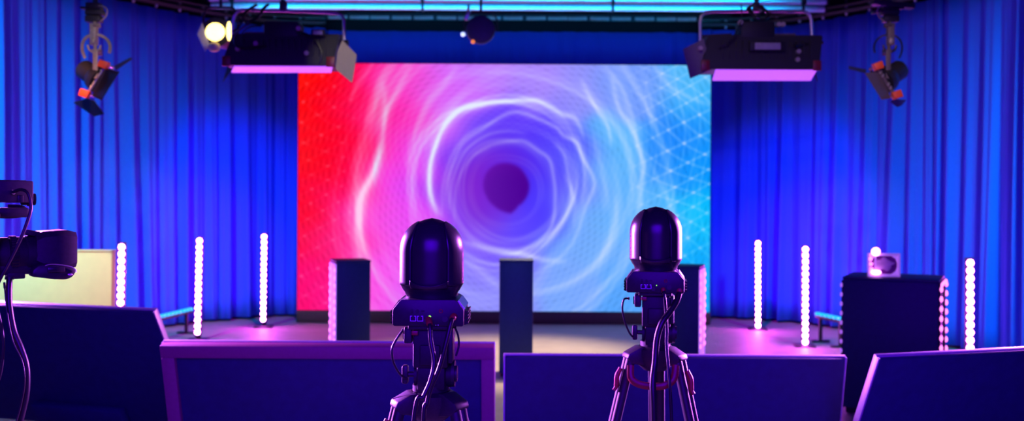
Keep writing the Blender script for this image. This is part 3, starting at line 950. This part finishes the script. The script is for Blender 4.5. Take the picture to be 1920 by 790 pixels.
cable([W(1243, 541, DB2), W(1246, 556, DB2 - .012), W(1248, 580, DB2 - .012), W(1250, 615, DB2 - .015), W(1250, 650, DB2 - .022), W(1254, 700, DB2 - .04), W(1258, 760, DB2 - .05), drop(1268, 900, DB2 - .06, .5), drop(1280, 900, DB2 - .08)], .0048,
      'thin black cable from the middle of the farther dome camera', 5)
cable([W(1275, 541, DB2 + .01), W(1270, 562, DB2 - .01), W(1256, 585, DB2 - .03), W(1241, 606, DB2 - .045), W(1232, 635, DB2 - .05), W(1228, 680, DB2 - .06), W(1224, 720, DB2 - .08), W(1226, 790, DB2 - .09), drop(1226, 900, DB2 - .10, .5), drop(1215, 900, DB2 - .13)], .0095,
      'thick black cable sweeping down from the right of the farther dome camera', 5)
cable([W(1179, 560, D2 - .04), W(1170, 562, D2 - .05), W(1167, 580, D2 - .05), W(1172, 605, D2 - .05), W(1180, 624, D2 - .04), W(1186, 632, D2 - .03)], .003, 'thin black cable looping left of the farther tripod head')

# ------------------------------------------------------------------ broadcast camera at the left edge
DC = 2.35
yaw = R(38)
ax = Vector((math.cos(yaw), math.sin(yaw), 0)); ay = Vector((-ax.y, ax.x, 0)); az_ = Vector((0, 0, 1))
org = W(30, 478, DC)
r = thing('broadcast_camera', 'black broadcast camera with big zoom lens at the left edge', 'camera', (org.x, org.y, org.z), yaw)
k = DC / F
def Lp(px, py, y=0.0):   # local point: along the lens axis, depth, height
    c_, s_ = math.cos(yaw), math.sin(yaw)
    ox_, oy_ = org.x - y * s_, org.y + y * c_
    q_ = px - CX
    x = (F * ox_ - q_ * oy_) / (q_ * s_ - F * c_)
    return Vector((x, y, HC - (py - CY) / F * (oy_ + x * s_) - org.z))
# lens barrel turned about the local X axis
def barrel(prof, m, name, seg=40, par=r):
    b = bm_()
    rot = Matrix.Rotation(R(90), 4, 'Y')
    add_lathe(b, prof, seg)
    for v in b.verts: v.co = rot @ v.co
    return obj(name, b, m, par)
ln = barrel([(.040, -.10), (.043, -.095), (.043, -.02), (.040, -.018), (.040, -.012), (.044, -.010), (.044, .018), (.046, .020), (.047, .035), (.046, .048), (.044, .052), (.043, .07)], M_BLACKMATT, 'lens_barrel')
for x in (-.06, -.008):
    b = bm_()
    add_lathe(b, [(.0425, -.009), (.0445, -.008), (.0445, .008), (.0425, .009)], 40)
    for v in b.verts: v.co = Matrix.Rotation(R(90), 4, 'Y') @ v.co + Vector((x, 0, 0))
    for i in range(36):
        t = 2 * PI * i / 36
        add_box(b, (x, .0445 * math.cos(t), .0445 * math.sin(t)), (.014, .004, .004))
    obj('focus_ring', b, M_CABLE, ln)
# square lens hood, open to the front
b = bm_()
xh0, xh1 = Lp(62, 478).x, Lp(136, 478).x
def ring(x, hw, hh, ch):
    return [(x, -hw + ch, -hh), (x, hw - ch, -hh), (x, hw, -hh + ch), (x, hw, hh - ch), (x, hw - ch, hh), (x, -hw + ch, hh), (x, -hw, hh - ch), (x, -hw, -hh + ch)]
rings = [ring(xh0, .046, .038, .014), ring(xh0 + .015, .052, .046, .014), ring(xh1 - .022, .056, .049, .012), ring(xh1, .050, .043, .012), ring(xh1, .044, .037, .010), ring(xh0 + .02, .040, .034, .010)]
rv = [[b.verts.new(p) for p in q] for q in rings]
for a, c in zip(rv[:-1], rv[1:]):
    for i in range(8): b.faces.new((a[i], a[(i + 1) % 8], c[(i + 1) % 8], c[i]))
b.faces.new(rv[0][::-1]); b.faces.new(rv[-1])
for v in b.verts: v.co.z += .011
hood = obj('lens_hood', b, M_BLACKMATT, r)
# zoom servo grip slung below and towards the viewer
b = bm_()
out = [Lp(50, 508), Lp(60, 500), Lp(80, 496), Lp(100, 497), Lp(120, 500), Lp(129, 506), Lp(130, 512), Lp(124, 521), Lp(112, 526), Lp(90, 525), Lp(62, 522), Lp(47, 521)]
add_prism(b, [p + Vector((0, -.052, 0)) for p in out], (0, 1, 0), .045, .007)
gp = obj('zoom_grip', b, M_BLACK, r)
b = bm_(); add_box(b, Lp(92, 507) + Vector((0, -.078, 0)), (.040, .008, .014), bev=.004); obj('zoom_rocker', b, M_GLOSS, gp)
b = bm_(); add_sphere(b, Lp(118, 516) + Vector((0, -.076, 0)), .004, (1.5, .6, .7), 10, 6); obj('button', b, M_PORT, gp)
b = bm_(); add_tube(b, [p + Vector((0, -.0765, 0)) for p in spline([Lp(72, 500), Lp(82, 497.5), Lp(100, 498.5), Lp(119, 501.5), Lp(128, 507), Lp(129, 512)], 4)], .0011, 6); obj('seam', b, M_PORT, gp)
# lens details: top switch block, lever, saddle under the barrel
b = bm_(); add_box(b, Lp(62, 443) + Vector((0, -.01, 0)), (.045, .03, .014), (0, R(12), 0), .004); add_box(b, Lp(82, 446) + Vector((0, -.015, 0)), (.02, .02, .016), (0, R(20), 0), .004); obj('switch_block', b, M_BLACK, r)
b = bm_(); add_box(b, Lp(14, 508) + Vector((0, -.01, 0)), (.10, .05, .03), bev=.004); add_box(b, Lp(26, 520) + Vector((0, -.02, 0)), (.04, .03, .018), bev=.003); obj('lens_saddle', b, M_BLACKMETAL, r)
# body behind the lens (mostly outside the frame)
b = bm_(); add_box(b, Lp(-95, 470) + Vector((0, 0, 0)), (.20, .11, .18), bev=.012); add_box(b, Lp(-95, 400), (.16, .05, .03), bev=.008)
add_cyl(b, Lp(-175, 398), Lp(-175, 440), .012, 12); obj('body', b, M_BLACKMATT, r)
b = bm_(); add_box(b, Lp(-230, 470), (.13, .09, .14), bev=.01); obj('battery', b, M_BLACKMATT, r)
# top viewfinder / transmitter with round nose
b = bm_(); add_box(b, Lp(8, 365) + Vector((0, 0, 0)), (.118, .06, .053), bev=.004); add_box(b, Lp(-30, 395), (.02, .03, .06), bev=.003); add_box(b, Lp(14, 348), (.075, .05, .012), bev=.002)
vf = obj('viewfinder', b, M_BLACKMETAL, r)
b = bm_(); add_cyl(b, Lp(40, 379), Lp(66, 379), .0145, 24); add_cyl(b, Lp(52, 379), Lp(60, 379), .017, 24); obj('viewfinder_nose', b, M_BLACKMATT, vf)
b = bm_(); add_box(b, Lp(33, 378) + Vector((0, -.032, 0)), (.014, .008, .018), bev=.002); obj('latch', b, M_BLACK, vf)
b = bm_(); add_box(b, Lp(10, 404) + Vector((0, -.005, 0)), (.10, .04, .024), bev=.008); add_tube(b, spline([Lp(-5, 412), Lp(25, 412), Lp(46, 408), Lp(50, 400), Lp(40, 393), Lp(15, 392)], 5), .004, 8); obj('handle', b, M_BLACK, vf)
# pedestal below, out of frame
ped = thing('camera_pedestal', 'black pedestal carrying the broadcast camera at the left edge', 'pedestal', (org.x, org.y, 0), yaw)
ox = Lp(-95, 470).x
ztop_ = org.z + .008 - .09
b = bm_(); add_cyl(b, (ox, 0, .10), (ox, 0, ztop_ - .06), .055, 28); add_cyl(b, (ox, 0, .5), (ox, 0, .56), .07, 28); obj('column', b, M_BLACKMETAL, ped)
b = bm_(); add_box(b, (ox, 0, ztop_ - .03), (.16, .10, .055), bev=.008); obj('pan_head', b, M_BLACKMATT, ped)
for i in range(3):
    a = R(90 + 120 * i)
    e = Vector((ox + .42 * math.cos(a), .42 * math.sin(a), .08))
    b = bm_(); add_tube(b, [(ox, 0, .16), e], [.04, .03], 10); lg = obj('foot_arm', b, M_BLACKMETAL, ped)
    b = bm_(); add_cyl(b, (e.x, e.y - .015, .05), (e.x, e.y + .015, .05), .05, 20); obj('wheel', b, M_CABLE, lg)
DCc = DC - .07
cable([W(22, 362, DC - .04), W(38, 356, DC - .05), W(52, 362, DC - .055), W(58, 385, DC - .06), W(55, 405, DC - .065), W(40, 445, DC - .075), W(18, 490, DC - .08), W(2, 520, DC - .085), W(-12, 548, DC - .09)], .004,
      'black cable looping from the viewfinder down across the broadcast lens')
cable([W(18, 520, DC - .05), W(17, 545, DC - .055), W(18, 575, DC - .06), W(26, 620, DC - .06), W(40, 655, DC - .06), W(50, 690, DC - .06), W(50, 735, DC - .06), W(42, 775, DC - .06), W(28, 830, DC - .06), W(22, 900, DC - .06), drop(30, 980, DC - .25, .4), drop(50, 900, DC - .40)], .007,
      'thick black cable hanging below the broadcast lens at the left edge')
cable([W(8, 530, DC - .05), W(14, 590, DC - .07), W(24, 640, DC - .075), W(42, 680, DC - .075), W(46, 720, DC - .075), W(38, 765, DC - .075), W(26, 810, DC - .08), W(14, 900, DC - .085), drop(20, 980, DC - .30, .4), drop(10, 900, DC - .45)], .0018,
      'thin cord hanging in front of the thick cable at the left edge')
cable([W(-12, 520, DC - .05), W(-4, 580, DC - .08), W(5, 625, DC - .08), W(6, 665, DC - .08), W(-3, 715, DC - .08), W(-30, 750, DC - .08)], .003, 'thin black cable loop at the very left edge under the camera')

# ------------------------------------------------------------------ soft light panels
def soft_panel(D, box, face, psu, yoke, flaps, extras, label, tilt=0.0):
    x0, x1, y0, y1 = box
    root = W((x0 + x1) / 2, y1, D)
    r = thing('hanging_softlight', label, 'stage light', root, 0, 'soft light panels hung over the stage')
    kx = D / F
    L = lambda px, py, dy=0.0: W(px, py, D + dy) - root
    wd = (x1 - x0) * kx; ht = (y1 - y0) * kx
    dp = .34
    # tapered housing: narrower on top
    b = bm_()
    zt_ = ht; 
    low = [(-wd / 2 - .05, 0, .0), (wd / 2 - .03, 0, .0), (wd / 2 - .03, dp, .0), (-wd / 2 - .05, dp, .0)]
    mid = [(-wd / 2 - .05, 0, .06), (wd / 2 - .03, 0, .06), (wd / 2 - .03, dp, .06), (-wd / 2 - .05, dp, .06)]
    up = [(-wd / 2, .04, ht * .80), (wd / 2, .04, ht * .80), (wd / 2, dp - .04, ht * .80), (-wd / 2, dp - .04, ht * .80)]
    rv = [[b.verts.new(p) for p in q] for q in (low, mid, up)]
    for a, c in zip(rv[:-1], rv[1:]):
        for i in range(4): b.faces.new((a[i], a[(i + 1) % 4], c[(i + 1) % 4], c[i]))
    b.faces.new(rv[0][::-1]); b.faces.new(rv[-1])
    bmesh.ops.bevel(b, geom=list(b.edges), offset=.008, segments=2, affect='EDGES')
    hs = obj('housing', b, M_BLACKMETAL, r)
    # heat sink ribs on the back
    b = bm_()
    for i in range(14):
        add_box(b, (-wd * .38 + wd * .76 * i / 13, .012, ht * .45), (.008, .03, ht * .42), bev=.002)
    obj('heat_sink', b, M_BLACKMETAL, hs)
    fx0, fx1, fy0, fy1 = face
    b = bm_(); 
    zl = L(0, fy1).z
    dq = (dp - .05) * (.5 if tilt else 1)
    add_prism(b, [L(fx0 + 6, fy0, .02), L(fx1, fy0, .02), L(fx1 - (12 if tilt else 3), fy1, dq), L(fx0, fy1, dq)], (0, -.2, 1), .012)
    obj('diffuser', b, M_SOFTFACE, r, 'lit lavender diffuser')
    b = bm_(); add_box(b, (-wd / 2 - .03, -.004, .028), (.06, .012, .075), bev=.004); obj('corner_cap', b, M_RED, r, 'dark red corner cap')
    b = bm_(); add_box(b, (wd / 2 - .055, -.004, .028), (.06, .012, .075), bev=.004); obj('corner_cap', b, M_RED, r, 'dark red corner cap')
    # power supply on top
    p0, p1, q0, q1 = psu
    b = bm_(); add_box(b, L((p0 + p1) / 2, (q0 + q1) / 2) + Vector((0, dp * .4, 0)), ((p1 - p0) * kx, .2, (q1 - q0) * kx), bev=.01); ps = obj('power_supply', b, M_BLACKMATT, r)
    b = bm_()
    for px, py in extras['knobs']: add_cyl(b, L(px, py) + Vector((0, .02, 0)), L(px, py) + Vector((0, -.015, 0)), .017, 14)
    obj('knob', b, M_TAN, r)
    lx0, lx1, ly0, ly1 = extras['label']
    b = bm_(); add_box(b, L((lx0 + lx1) / 2, (ly0 + ly1) / 2) + Vector((0, -.02, 0)), ((lx1 - lx0) * kx, .012, (ly1 - ly0) * kx), bev=.003); obj('label_plate', b, M_LABEL, r)
    b = bm_(); add_box(b, L((lx0 + lx1) / 2, (ly0 + ly1) / 2) + Vector((0, -.008, 0)), ((lx1 - lx0) * kx * 1.4, .03, (ly1 - ly0) * kx * 1.5), bev=.006); obj('control_box', b, M_BLACKMATT, r)
    # yoke
    b = bm_(); add_tube(b, [L(px, py) + Vector((0, .17, 0)) for px, py in yoke], .0125, 12); yk = obj('yoke', b, M_STEEL, r, 'steel yoke')
    b = bm_()
    for px, py in (yoke[0], yoke[-1]): 
        q = L(px, py); add_cyl(b, q + Vector((-.03, .17, 0)), q + Vector((.03, .17, 0)), .024, 18)
    obj('tilt_knob', b, M_BLACK, yk)
    # hook clamp to the pipe above
    cx_ = sum(p[0] for p in yoke) / len(yoke)
    top = L(cx_, min(p[1] for p in yoke))
    b = bm_(); add_box(b, top + Vector((0, .17, .03)), (.05, .05, .07), bev=.008); add_tube(b, [(top.x, .17 - .04, top.z + .05), (top.x, .17 - .045, top.z + .11), (top.x, .17, top.z + .145), (top.x, .17 + .045, top.z + .11)], .012, 10)
    add_cyl(b, (top.x, .17, top.z + .0), (top.x, .17, 3.06 - root.z), .013, 12)
    obj('hook_clamp', b, M_BLACKMETAL, r)
    for poly, m_, dys, lab in flaps:
        b = bm_()
        P = [L(px, py) + Vector((0, dy, 0)) for (px, py), dy in zip(poly, dys)]
        nrm = (P[1] - P[0]).cross(P[2] - P[0])
        add_prism(b, P, nrm, .004)
        obj('barn_door', b, m_, r, lab)
    # safety cables / leads lying over the housing
    for i, (pts, rr_) in enumerate(extras['leads']):
        b = bm_(); add_tube(b, spline([L(px, py) + Vector((0, dy, 0)) for px, py, dy in pts], 6), rr_, 8); obj('lead', b, M_CABLE, r)
    return r

DL = 7.0
sl1 = soft_panel(DL, (432, 634, 46, 123), (434, 624, 124, 135), (492, 557, 38, 74),
    [(424, 88), (424, 34), (426, 22), (432, 14), (442, 10), (530, 12), (622, 16), (632, 20), (637, 28), (638, 74)],
    [([(641, 74), (667, 101), (658, 154), (628, 129), (632, 95)], M_BARNOLIVE, [.02, .05, .05, .02, .02], 'pale olive barn door'),
     ([(424, 92), (412, 100), (395, 144), (421, 122)], M_BARNDARK, [.2, .25, .3, .2], None),
     ([(437, 47), (500, 47), (500, 96), (430, 90)], M_BARNDOOR, [.30, .30, .28, .28], None),
     ([(560, 52), (632, 52), (628, 100), (560, 100)], M_BARNDOOR, [.30, .30, .28, .28], None)],
    {'knobs': [(560, 54), (480, 82), (575, 100), (446, 92)], 'label': (588, 606, 58, 66),
     'leads': [([(470, 0, .17), (455, 15, .12), (452, 32, .05), (463, 42, .0), (480, 30, .05), (486, 10, .12), (492, 0, .17)], .011),
               ([(486, 20, .08), (470, 42, .0), (450, 58, -.02), (440, 72, -.02), (446, 88, -.02), (470, 90, -.03), (500, 86, -.02)], .008),
               ([(458, 36, .0), (448, 52, -.02), (438, 60, -.02)], .006),
               ([(492, 50, -.03), (470, 52, -.03), (455, 66, -.03), (456, 84, -.03)], .005),
               ([(556, 58, .0), (585, 70, -.02), (604, 95, -.02), (600, 120, -.02)], .008)]},
    'soft light panel hanging upper left, overlapping the red screen corner')
sl2 = soft_panel(DL, (1330, 1546, 47, 130), (1336, 1532, 130, 150), (1392, 1456, 38, 76),
    [(1322, 85), (1321, 34), (1323, 22), (1330, 16), (1345, 13), (1430, 12), (1515, 13), (1526, 15), (1533, 21), (1535, 30), (1536, 84)],
    [([(1283, 90), (1320, 72), (1336, 130), (1296, 146)], M_BARNDOOR, [.05, .02, .02, .05], None),
     ([(1470, 49), (1516, 48), (1541, 114), (1455, 114)], M_BARNDOOR, [.33, .33, .30, .30], None),
     ([(1330, 52), (1390, 49), (1390, 100), (1332, 100)], M_BARNDARK, [.31, .31, .30, .30], None),
     ([(1536, 92), (1545, 100), (1557, 144), (1540, 120)], M_BARNDARK, [.2, .25, .3, .2], None)],
    {'knobs': [(1388, 42), (1460, 46), (1468, 46), (1497, 97), (1313, 91), (1495, 112)], 'label': (1414, 1462, 81, 94),
     'leads': [([(1400, 0, .17), (1398, 14, .12), (1388, 42, -.02), (1368, 78, -.03), (1345, 90, -.02)], .005),
               ([(1410, 8, .1), (1420, 30, .05), (1438, 34, .05), (1446, 22, .08), (1436, 4, .14)], .011),
               ([(1424, 0, .17), (1408, 12, .1), (1418, 26, .04), (1436, 18, .05), (1424, 8, .1)], .009),
               ([(1452, 10, .17), (1462, 30, .1), (1466, 46, .03)], .004)]},
    'soft light panel hanging upper right, overlapping the blue screen corner', tilt=1)
# rods under the clamps: brace bar of the right panel
b = bm_(); o_ = sl2.location
add_tube(b, [W(1490, 86, DL - .02) - o_, W(1542, 80, DL + .1) - o_], .012, 10); obj('tilt_handle', b, M_BLACK, sl2)

# ------------------------------------------------------------------ warm fresnel at left
DF = 7.7
root = W(405, 60, DF)
r = thing('fresnel_lamp', 'glowing warm yellow fresnel lamp left of the left soft light panel', 'stage light', root)
kx = DF / F
b = bm_()
prof = [(.02, .30), (.09, .28), (.105, .22), (.105, .05), (.118, .04), (.118, .0)]
add_lathe(b, prof, 32)
rot = Matrix.Rotation(R(90), 4, 'X') @ Matrix.Identity(4)
for v in b.verts: v.co = Vector((v.co.x, v.co.z, v.co.y))
ho = obj('housing', b, M_BLACKMETAL, r)
b = bm_(); add_sphere(b, (-1.5 * kx, 0, 0), .074, (1.05, .35, 1), 28, 16); obj('lens', b, M_WARM, r)
b = bm_(); add_sphere(b, (26.5 * kx, -.03, .5 * kx), .078, (.25, .4, 1), 20, 12); obj('lit_leaf_glow', b, M_WARM, r)  # glowing ellipsoid standing in for the barn door leaf lit by the lens
b = bm_(); P = [Vector((-26 * kx, .0, 18 * kx)), Vector((-33 * kx, -.03, -5 * kx)), Vector((-18 * kx, -.03, -38 * kx)), Vector((-12 * kx, 0, -25 * kx))]
add_prism(b, P, (1, -.6, 0), .004); obj('barn_door', b, M_TRUSS, r)
b = bm_(); add_sphere(b, (-2 * kx, -.02, -29 * kx), .045, (1.1, .6, .9), 16, 10); obj('knob', b, M_WARMDOOR, r, 'pale yellow knob below the lens')
b = bm_(); add_tube(b, [(-.14, .12, .0), (-.14, .12, .16), (-.10, .12, .22), (.10, .12, .22), (.14, .12, .16), (.14, .12, .0)], .010, 10)
add_cyl(b, (0, .12, .22), (0, .12, ZC - root.z), .012, 10); obj('yoke', b, M_BLACKMETAL, r)

# round par lamp in the top middle
DP = 9.3
root = W(901, 55, DP)
r = thing('par_lamp', 'dark round lamp hanging above the middle of the video screen', 'stage light', root)
kx = DP / F
b = bm_(); add_lathe(b, [(.0, -.012), (.10, -.012), (.138, .0), (.142, .03), (.128, .12), (.08, .19), (.0, .20)], 36, cap=False)
for v in b.verts: v.co = Vector((v.co.x, v.co.z, v.co.y))
obj('housing', b, M_BLUEROUND, r)
b = bm_(); add_tube(b, [(-.16, .06, -.01), (-.16, .06, .10), (-.12, .06, .17), (.12, .06, .17), (.16, .06, .10), (.16, .06, -.01)], .009, 8); add_cyl(b, (0, .06, .17), (0, .06, ZC - root.z), .014, 10); obj('yoke', b, M_BLACKMETAL, r)
b = bm_(); add_sphere(b, (-33 * kx, -.01, -10 * kx), .021, u=14, v=10); add_cyl(b, (-33 * kx, .0, -10 * kx), (-30 * kx, .06, -8 * kx), .008, 8); obj('white_indicator', b, M_WHITEDOT, r)
b = bm_(); add_sphere(b, (-14 * kx, -.02, -24 * kx), .019, u=14, v=10); obj('orange_indicator', b, M_ORANGEDOT, r)
b = bm_(); add_box(b, (-25 * kx, .02, 27 * kx), (.035, .05, .10), (0, R(20), 0), .006); add_cyl(b, (-23 * kx, .0, 36 * kx), (-23 * kx, .05, 46 * kx), .012, 10); obj('clamp', b, M_STEEL, r)

# ------------------------------------------------------------------ small hanging spotlights with orange clips
def hanging_spot(D, sx, label, tone):
    """built from offsets in hundredths, sx mirrors it"""
    root = W(178 if sx > 0 else 1667, 120, D)
    kx = D / F
    r = thing('hanging_spotlight', label, 'stage light', root, 0, 'small spotlights with orange clips')
    L = lambda dx, dy, d=0.0: Vector((sx * dx * kx, d, -dy * kx))
    b = bm_()
    add_cyl(b, L(0, -115), Vector((L(0, 0).x, 0, ZC - root.z)), .016, 12)
    for (dx, dy, w_, h_) in ((-2, -108, 26, 12), (0, -96, 32, 10), (-2, -84, 28, 12), (-6, -104, 38, 5)):
        add_box(b, L(dx, dy), (w_ * kx, .07, h_ * kx), bev=.006)
    add_cyl(b, L(0, -115), L(0, -70), .014, 12)
    if sx < 0:
        add_box(b, L(-6, -111), (78 * kx, .08, 9 * kx), (0, R(6), 0), .006); add_box(b, L(8, -100), (50 * kx, .05, 6 * kx), (0, R(-8), 0), .004)
    hg = obj('hanger', b, M_BLACKMETAL, r)
    b = bm_(); add_tube(b, spline([L(4, -108, -.03), L(20, -106, -.03), L(26, -98, -.03), L(22, -86, -.03), L(10, -78, -.02)], 5), .005, 8); obj('safety_wire', b, M_TAN, hg)
    b = bm_(); add_box(b, L(-2, -55), (12 * kx, .05, 40 * kx), bev=.005); add_cyl(b, L(-9, -72), L(9, -72), .016, 12); add_cyl(b, L(2, -78, -.02), L(2, -70, -.035), .012, 12)
    obj('spigot', b, M_TAN if sx > 0 else M_BARNDOOR, r)
    b = bm_(); add_sphere(b, L(0, -42, -.03), .016, (1, .7, 1.4), 12, 8); obj('wing_nut', b, M_TAN, r)
    # ring-shaped lead loop
    b = bm_()
    pts = [L(2 + 26 * math.cos(t), -26 - 29 * math.sin(t), .02 * math.sin(2 * t)) for t in [R(-10) + R(220) * i / 22 for i in range(23)]]
    add_tube(b, pts, .011 if sx > 0 else .006, 10)
    add_tube(b, [L(2 + 12 * math.cos(t), -34 + 13 * math.sin(t), -.03) for t in [R(0) + R(180) * i / 12 for i in range(13)]], .008, 8)
    obj('lead', b, M_TAN if sx > 0 else M_CABLE, r)
    # upright yoke arm
    b = bm_(); add_box(b, L(9, 3, -.07), (9 * kx, .012, 54 * kx), bev=.003); add_box(b, L(6, -22, -.03), (8 * kx, .08, 6 * kx), bev=.003); add_box(b, L(2, -24, .06), (9 * kx, .012, 12 * kx), bev=.003); add_cyl(b, L(0, -48), L(3, -22, -.02), .012, 10)
    yk = obj('yoke', b, M_TAN if sx > 0 else M_BARNDOOR, r)
    # lamp body: axis points down to the inside, tilted
    axd = Vector((sx * math.cos(R(32)), -.25, -math.sin(R(32)))).normalized()
    c0 = L(9, 30)
    def turned(prof, m, name, par=r, seg=28):
        b = bm_(); add_lathe(b, prof, seg)
        q = axd.to_track_quat('Z', 'Y').to_matrix().to_4x4()
        for v in b.verts: v.co = c0 + q @ v.co
        return obj(name, b, m, par)
    turned([(.03, -.17), (.06, -.165), (.068, -.15), (.068, -.07), (.085, -.05), (.095, -.02), (.095, .01)], M_BLACKMETAL, 'housing')
    turned([(.0, .004), (.08, .008), (.085, .012)], M_BLACK, 'lens')
    # bar frame carrying the doors, running between the two clips
    A_, B2 = L(26, 4, -.05), L(-9, 58, -.05)
    if sx < 0: A_, B2 = L(29, 7, -.05), L(-6, 60, -.05)
    if sx > 0: pass
    b = bm_(); d_ = (B2 - A_)
    add_tube(b, [A_, B2], .010, 8); add_tube(b, [A_ + Vector((0, .12, 0)), B2 + Vector((0, .12, 0))], .010, 8); add_tube(b, [A_, A_ + Vector((0, .12, 0))], .010, 8); add_tube(b, [B2, B2 + Vector((0, .12, 0))], .010, 8)
    q = Vector((sx * .5, 0, -.4)).normalized()
    fr = obj('gel_frame', b, M_STEEL if sx > 0 else M_BARNDOOR, r)
    for t in (.2, .32, .62, .74):
        b = bm_(); add_tube(b, [A_ + d_ * t + Vector((0, -.012, 0)) + q * (.008 * math.cos(s)) + Vector((0, 0, .008 * math.sin(s))) for s in [2 * PI * i / 10 for i in range(10)]], .003, 6, closed=True)
        obj('rivet', b, M_STEEL, fr)
    for p in (A_, B2):
        b = bm_(); add_box(b, p + Vector((0, -.03, 0)), (17 * kx, .05, 14 * kx), (0, sx * R(20), 0), .005); obj('clip', b, M_ORANGE, r, 'orange clip')
    # doors
    def door(pts, m, lab=None):
        b = bm_(); P = [L(*p) for p in pts]
        add_prism(b, P, (P[1] - P[0]).cross(P[2] - P[0]), .004); obj('barn_door', b, m, r, lab)
    if sx > 0:
        door([(28, 10, -.04), (57, 18, -.10), (24, 71, -.10), (0, 61, -.04)], M_BARNDARK, 'dark barn door')
        door([(-10, 66, -.04), (-42, 72, .02), (-8, 97, .06), (20, 94, -.02), (4, 70, -.04)], M_CASE, 'bluish barn door')
        door([(27, 1, .08), (52, -18, .14), (53, -16, .16), (28, 8, .1)], M_CASE)
    else:
        door([(25, 16, -.05), (55, 21, -.10), (24, 70, -.10), (2, 66, -.05)], M_BARNDOOR, 'brown barn door')
        door([(-8, 66, -.02), (-38, 66, .05), (-30, 76, .06), (-20, 80, .04), (0, 72, -.02)], M_CASE, 'bluish barn door')
        door([(34, 8, .08), (62, -1, .14), (60, 4, .16), (34, 14, .1)], M_CASE)
    return r
hanging_spot(6.6, 1, 'small spotlight with two orange clips hanging over the left curtain', 0)
hanging_spot(6.6, -1, 'small spotlight with brown barn door and orange clips hanging over the right curtain', 0)

# ------------------------------------------------------------------ lights
def aim(o, target):
    o.rotation_euler = (Vector(target) - o.location).to_track_quat('-Z', 'Y').to_euler()
def area(name, loc, target, size, col, power, size_y=None, spread=180):
    d = bpy.data.lights.new(name, 'AREA'); d.color = col; d.energy = power; d.size = size
    if size_y: d.shape = 'RECTANGLE'; d.size_y = size_y
    d.spread = R(spread)
    o = bpy.data.objects.new(name, d); C.objects.link(o); o.location = loc; aim(o, target)
    return o
def spot(name, loc, target, angle, col, power, blend=.5, radius=.12):
    d = bpy.data.lights.new(name, 'SPOT'); d.color = col; d.energy = power; d.spot_size = R(angle); d.spot_blend = blend; d.shadow_soft_size = radius
    o = bpy.data.objects.new(name, d); C.objects.link(o); o.location = loc; aim(o, target)
    return o
# blue washes raking along the side drapes
area('drape_wash', (-4.0, 5.4, 4.15), (-4.68, 8.7, 1.4), .4, (.0, .95, 1), 64, 1.0, 66)
area('drape_wash', (4.0, 5.4, 4.15), (4.68, 8.7, 1.4), .4, (.0, .78, 1), 56, 1.0, 66)
# deep blue on the drapes beside the screen, added violet low down for the bars' glow
spot('deep_blue_wash', (-2.0, 7.6, 4.1), (-3.3, 11.7, 1.3), 30, (.0, .002, 1), 900, .9)
spot('deep_blue_wash', (2.0, 7.6, 4.1), (3.3, 11.7, 1.3), 30, (.0, .002, 1), 900, .9)
spot('violet_bar_fill', (-1.6, 8.2, 4.1), (-3.6, 11.3, .3), 32, (.9, .0, 1), 700, 1.0)
spot('violet_bar_fill', (1.6, 8.2, 4.1), (3.5, 11.4, .3), 32, (.9, .0, 1), 850, 1.0)
# warm key on the stage floor
spot('warm_key', (.6, 8.9, 4.2), (.02, 8.9, 0), 47, (1, .71, .40), 2100, .8, .2)
spot('warm_key', (.3, 8.3, 4.2), (-.1, 7.1, 0), 27, (1, .78, .54), 420, .7, .2)
# warm pool on the cream panel
spot('panel_key', (-2.4, 4.2, 4.1), (-3.85, 7.9, .8), 18, (1, .36, .16), 1250, .4, .1)
# warm light from the front on the hanging lamps
spot('front_key', (-.35, 2.4, 3.9), (-1.24, 7.0, 2.50), 6, (1, .86, .50), 330, .4, .05)
spot('front_key', (.35, 2.4, 3.9), (1.85, 7.0, 2.70), 15, (1, .72, .55), 110, .5, .05)
spot('front_key', (-1.0, 1.2, 3.9), (-2.87, 6.6, 2.45), 7, (1, .82, .50), 420, .5, .05)
spot('front_key', (1.0, 1.2, 3.9), (2.62, 6.6, 2.40), 7, (1, .70, .50), 420, .5, .05)
# cyan on the overhead truss
area('truss_wash', (0, 9.6, 3.15), (0, 10.4, 3.60), 5.8, (.0, .42, 1), 26, .08, 60)
# violet rim light from both sides and an added blue fill from behind the camera
area('violet_rim', (-3.3, 5.7, 1.75), (-.1, 2.45, 1.3), .25, (.55, .12, 1), 190, 1.3, 50)
area('violet_rim', (3.3, 5.7, 1.75), (0, 2.6, 1.3), .25, (.60, .12, 1), 190, 1.3, 50)
area('blue_fill', (0, -1.2, 2.5), (0, 4.0, .5), 3.6, (.09, .0, 1), 95, 2.4, 80)
# added pinkish kicks for the bars' light on the monitor edges and a soft blue on the podium tops
spot('edge_kick', (3.0, 5.7, 1.75), (-1.9, 4.95, .68), 9, (1, .25, .85), 700, .4, .1)
spot('edge_kick', (-3.0, 5.7, 1.75), (1.4, 3.75, .65), 10, (.8, .2, 1), 500, .4, .1)
spot('podium_wash', (0, 3.0, 4.2), (0, 8.0, 1.05), 38, (.0, .34, 1), 240, 1.0, .2)

wd = bpy.data.worlds.new('dark_studio'); SC.world = wd; wd.use_nodes = True
wd.node_tree.nodes['Background'].inputs['Color'].default_value = (.0, .0, .02, 1)
wd.node_tree.nodes['Background'].inputs['Strength'].default_value = .1

SC.view_settings.view_transform = 'Standard'
SC.view_settings.look = 'None'
SC.view_settings.exposure = 0
SC.view_settings.gamma = 1
SC.view_settings.use_curve_mapping = False
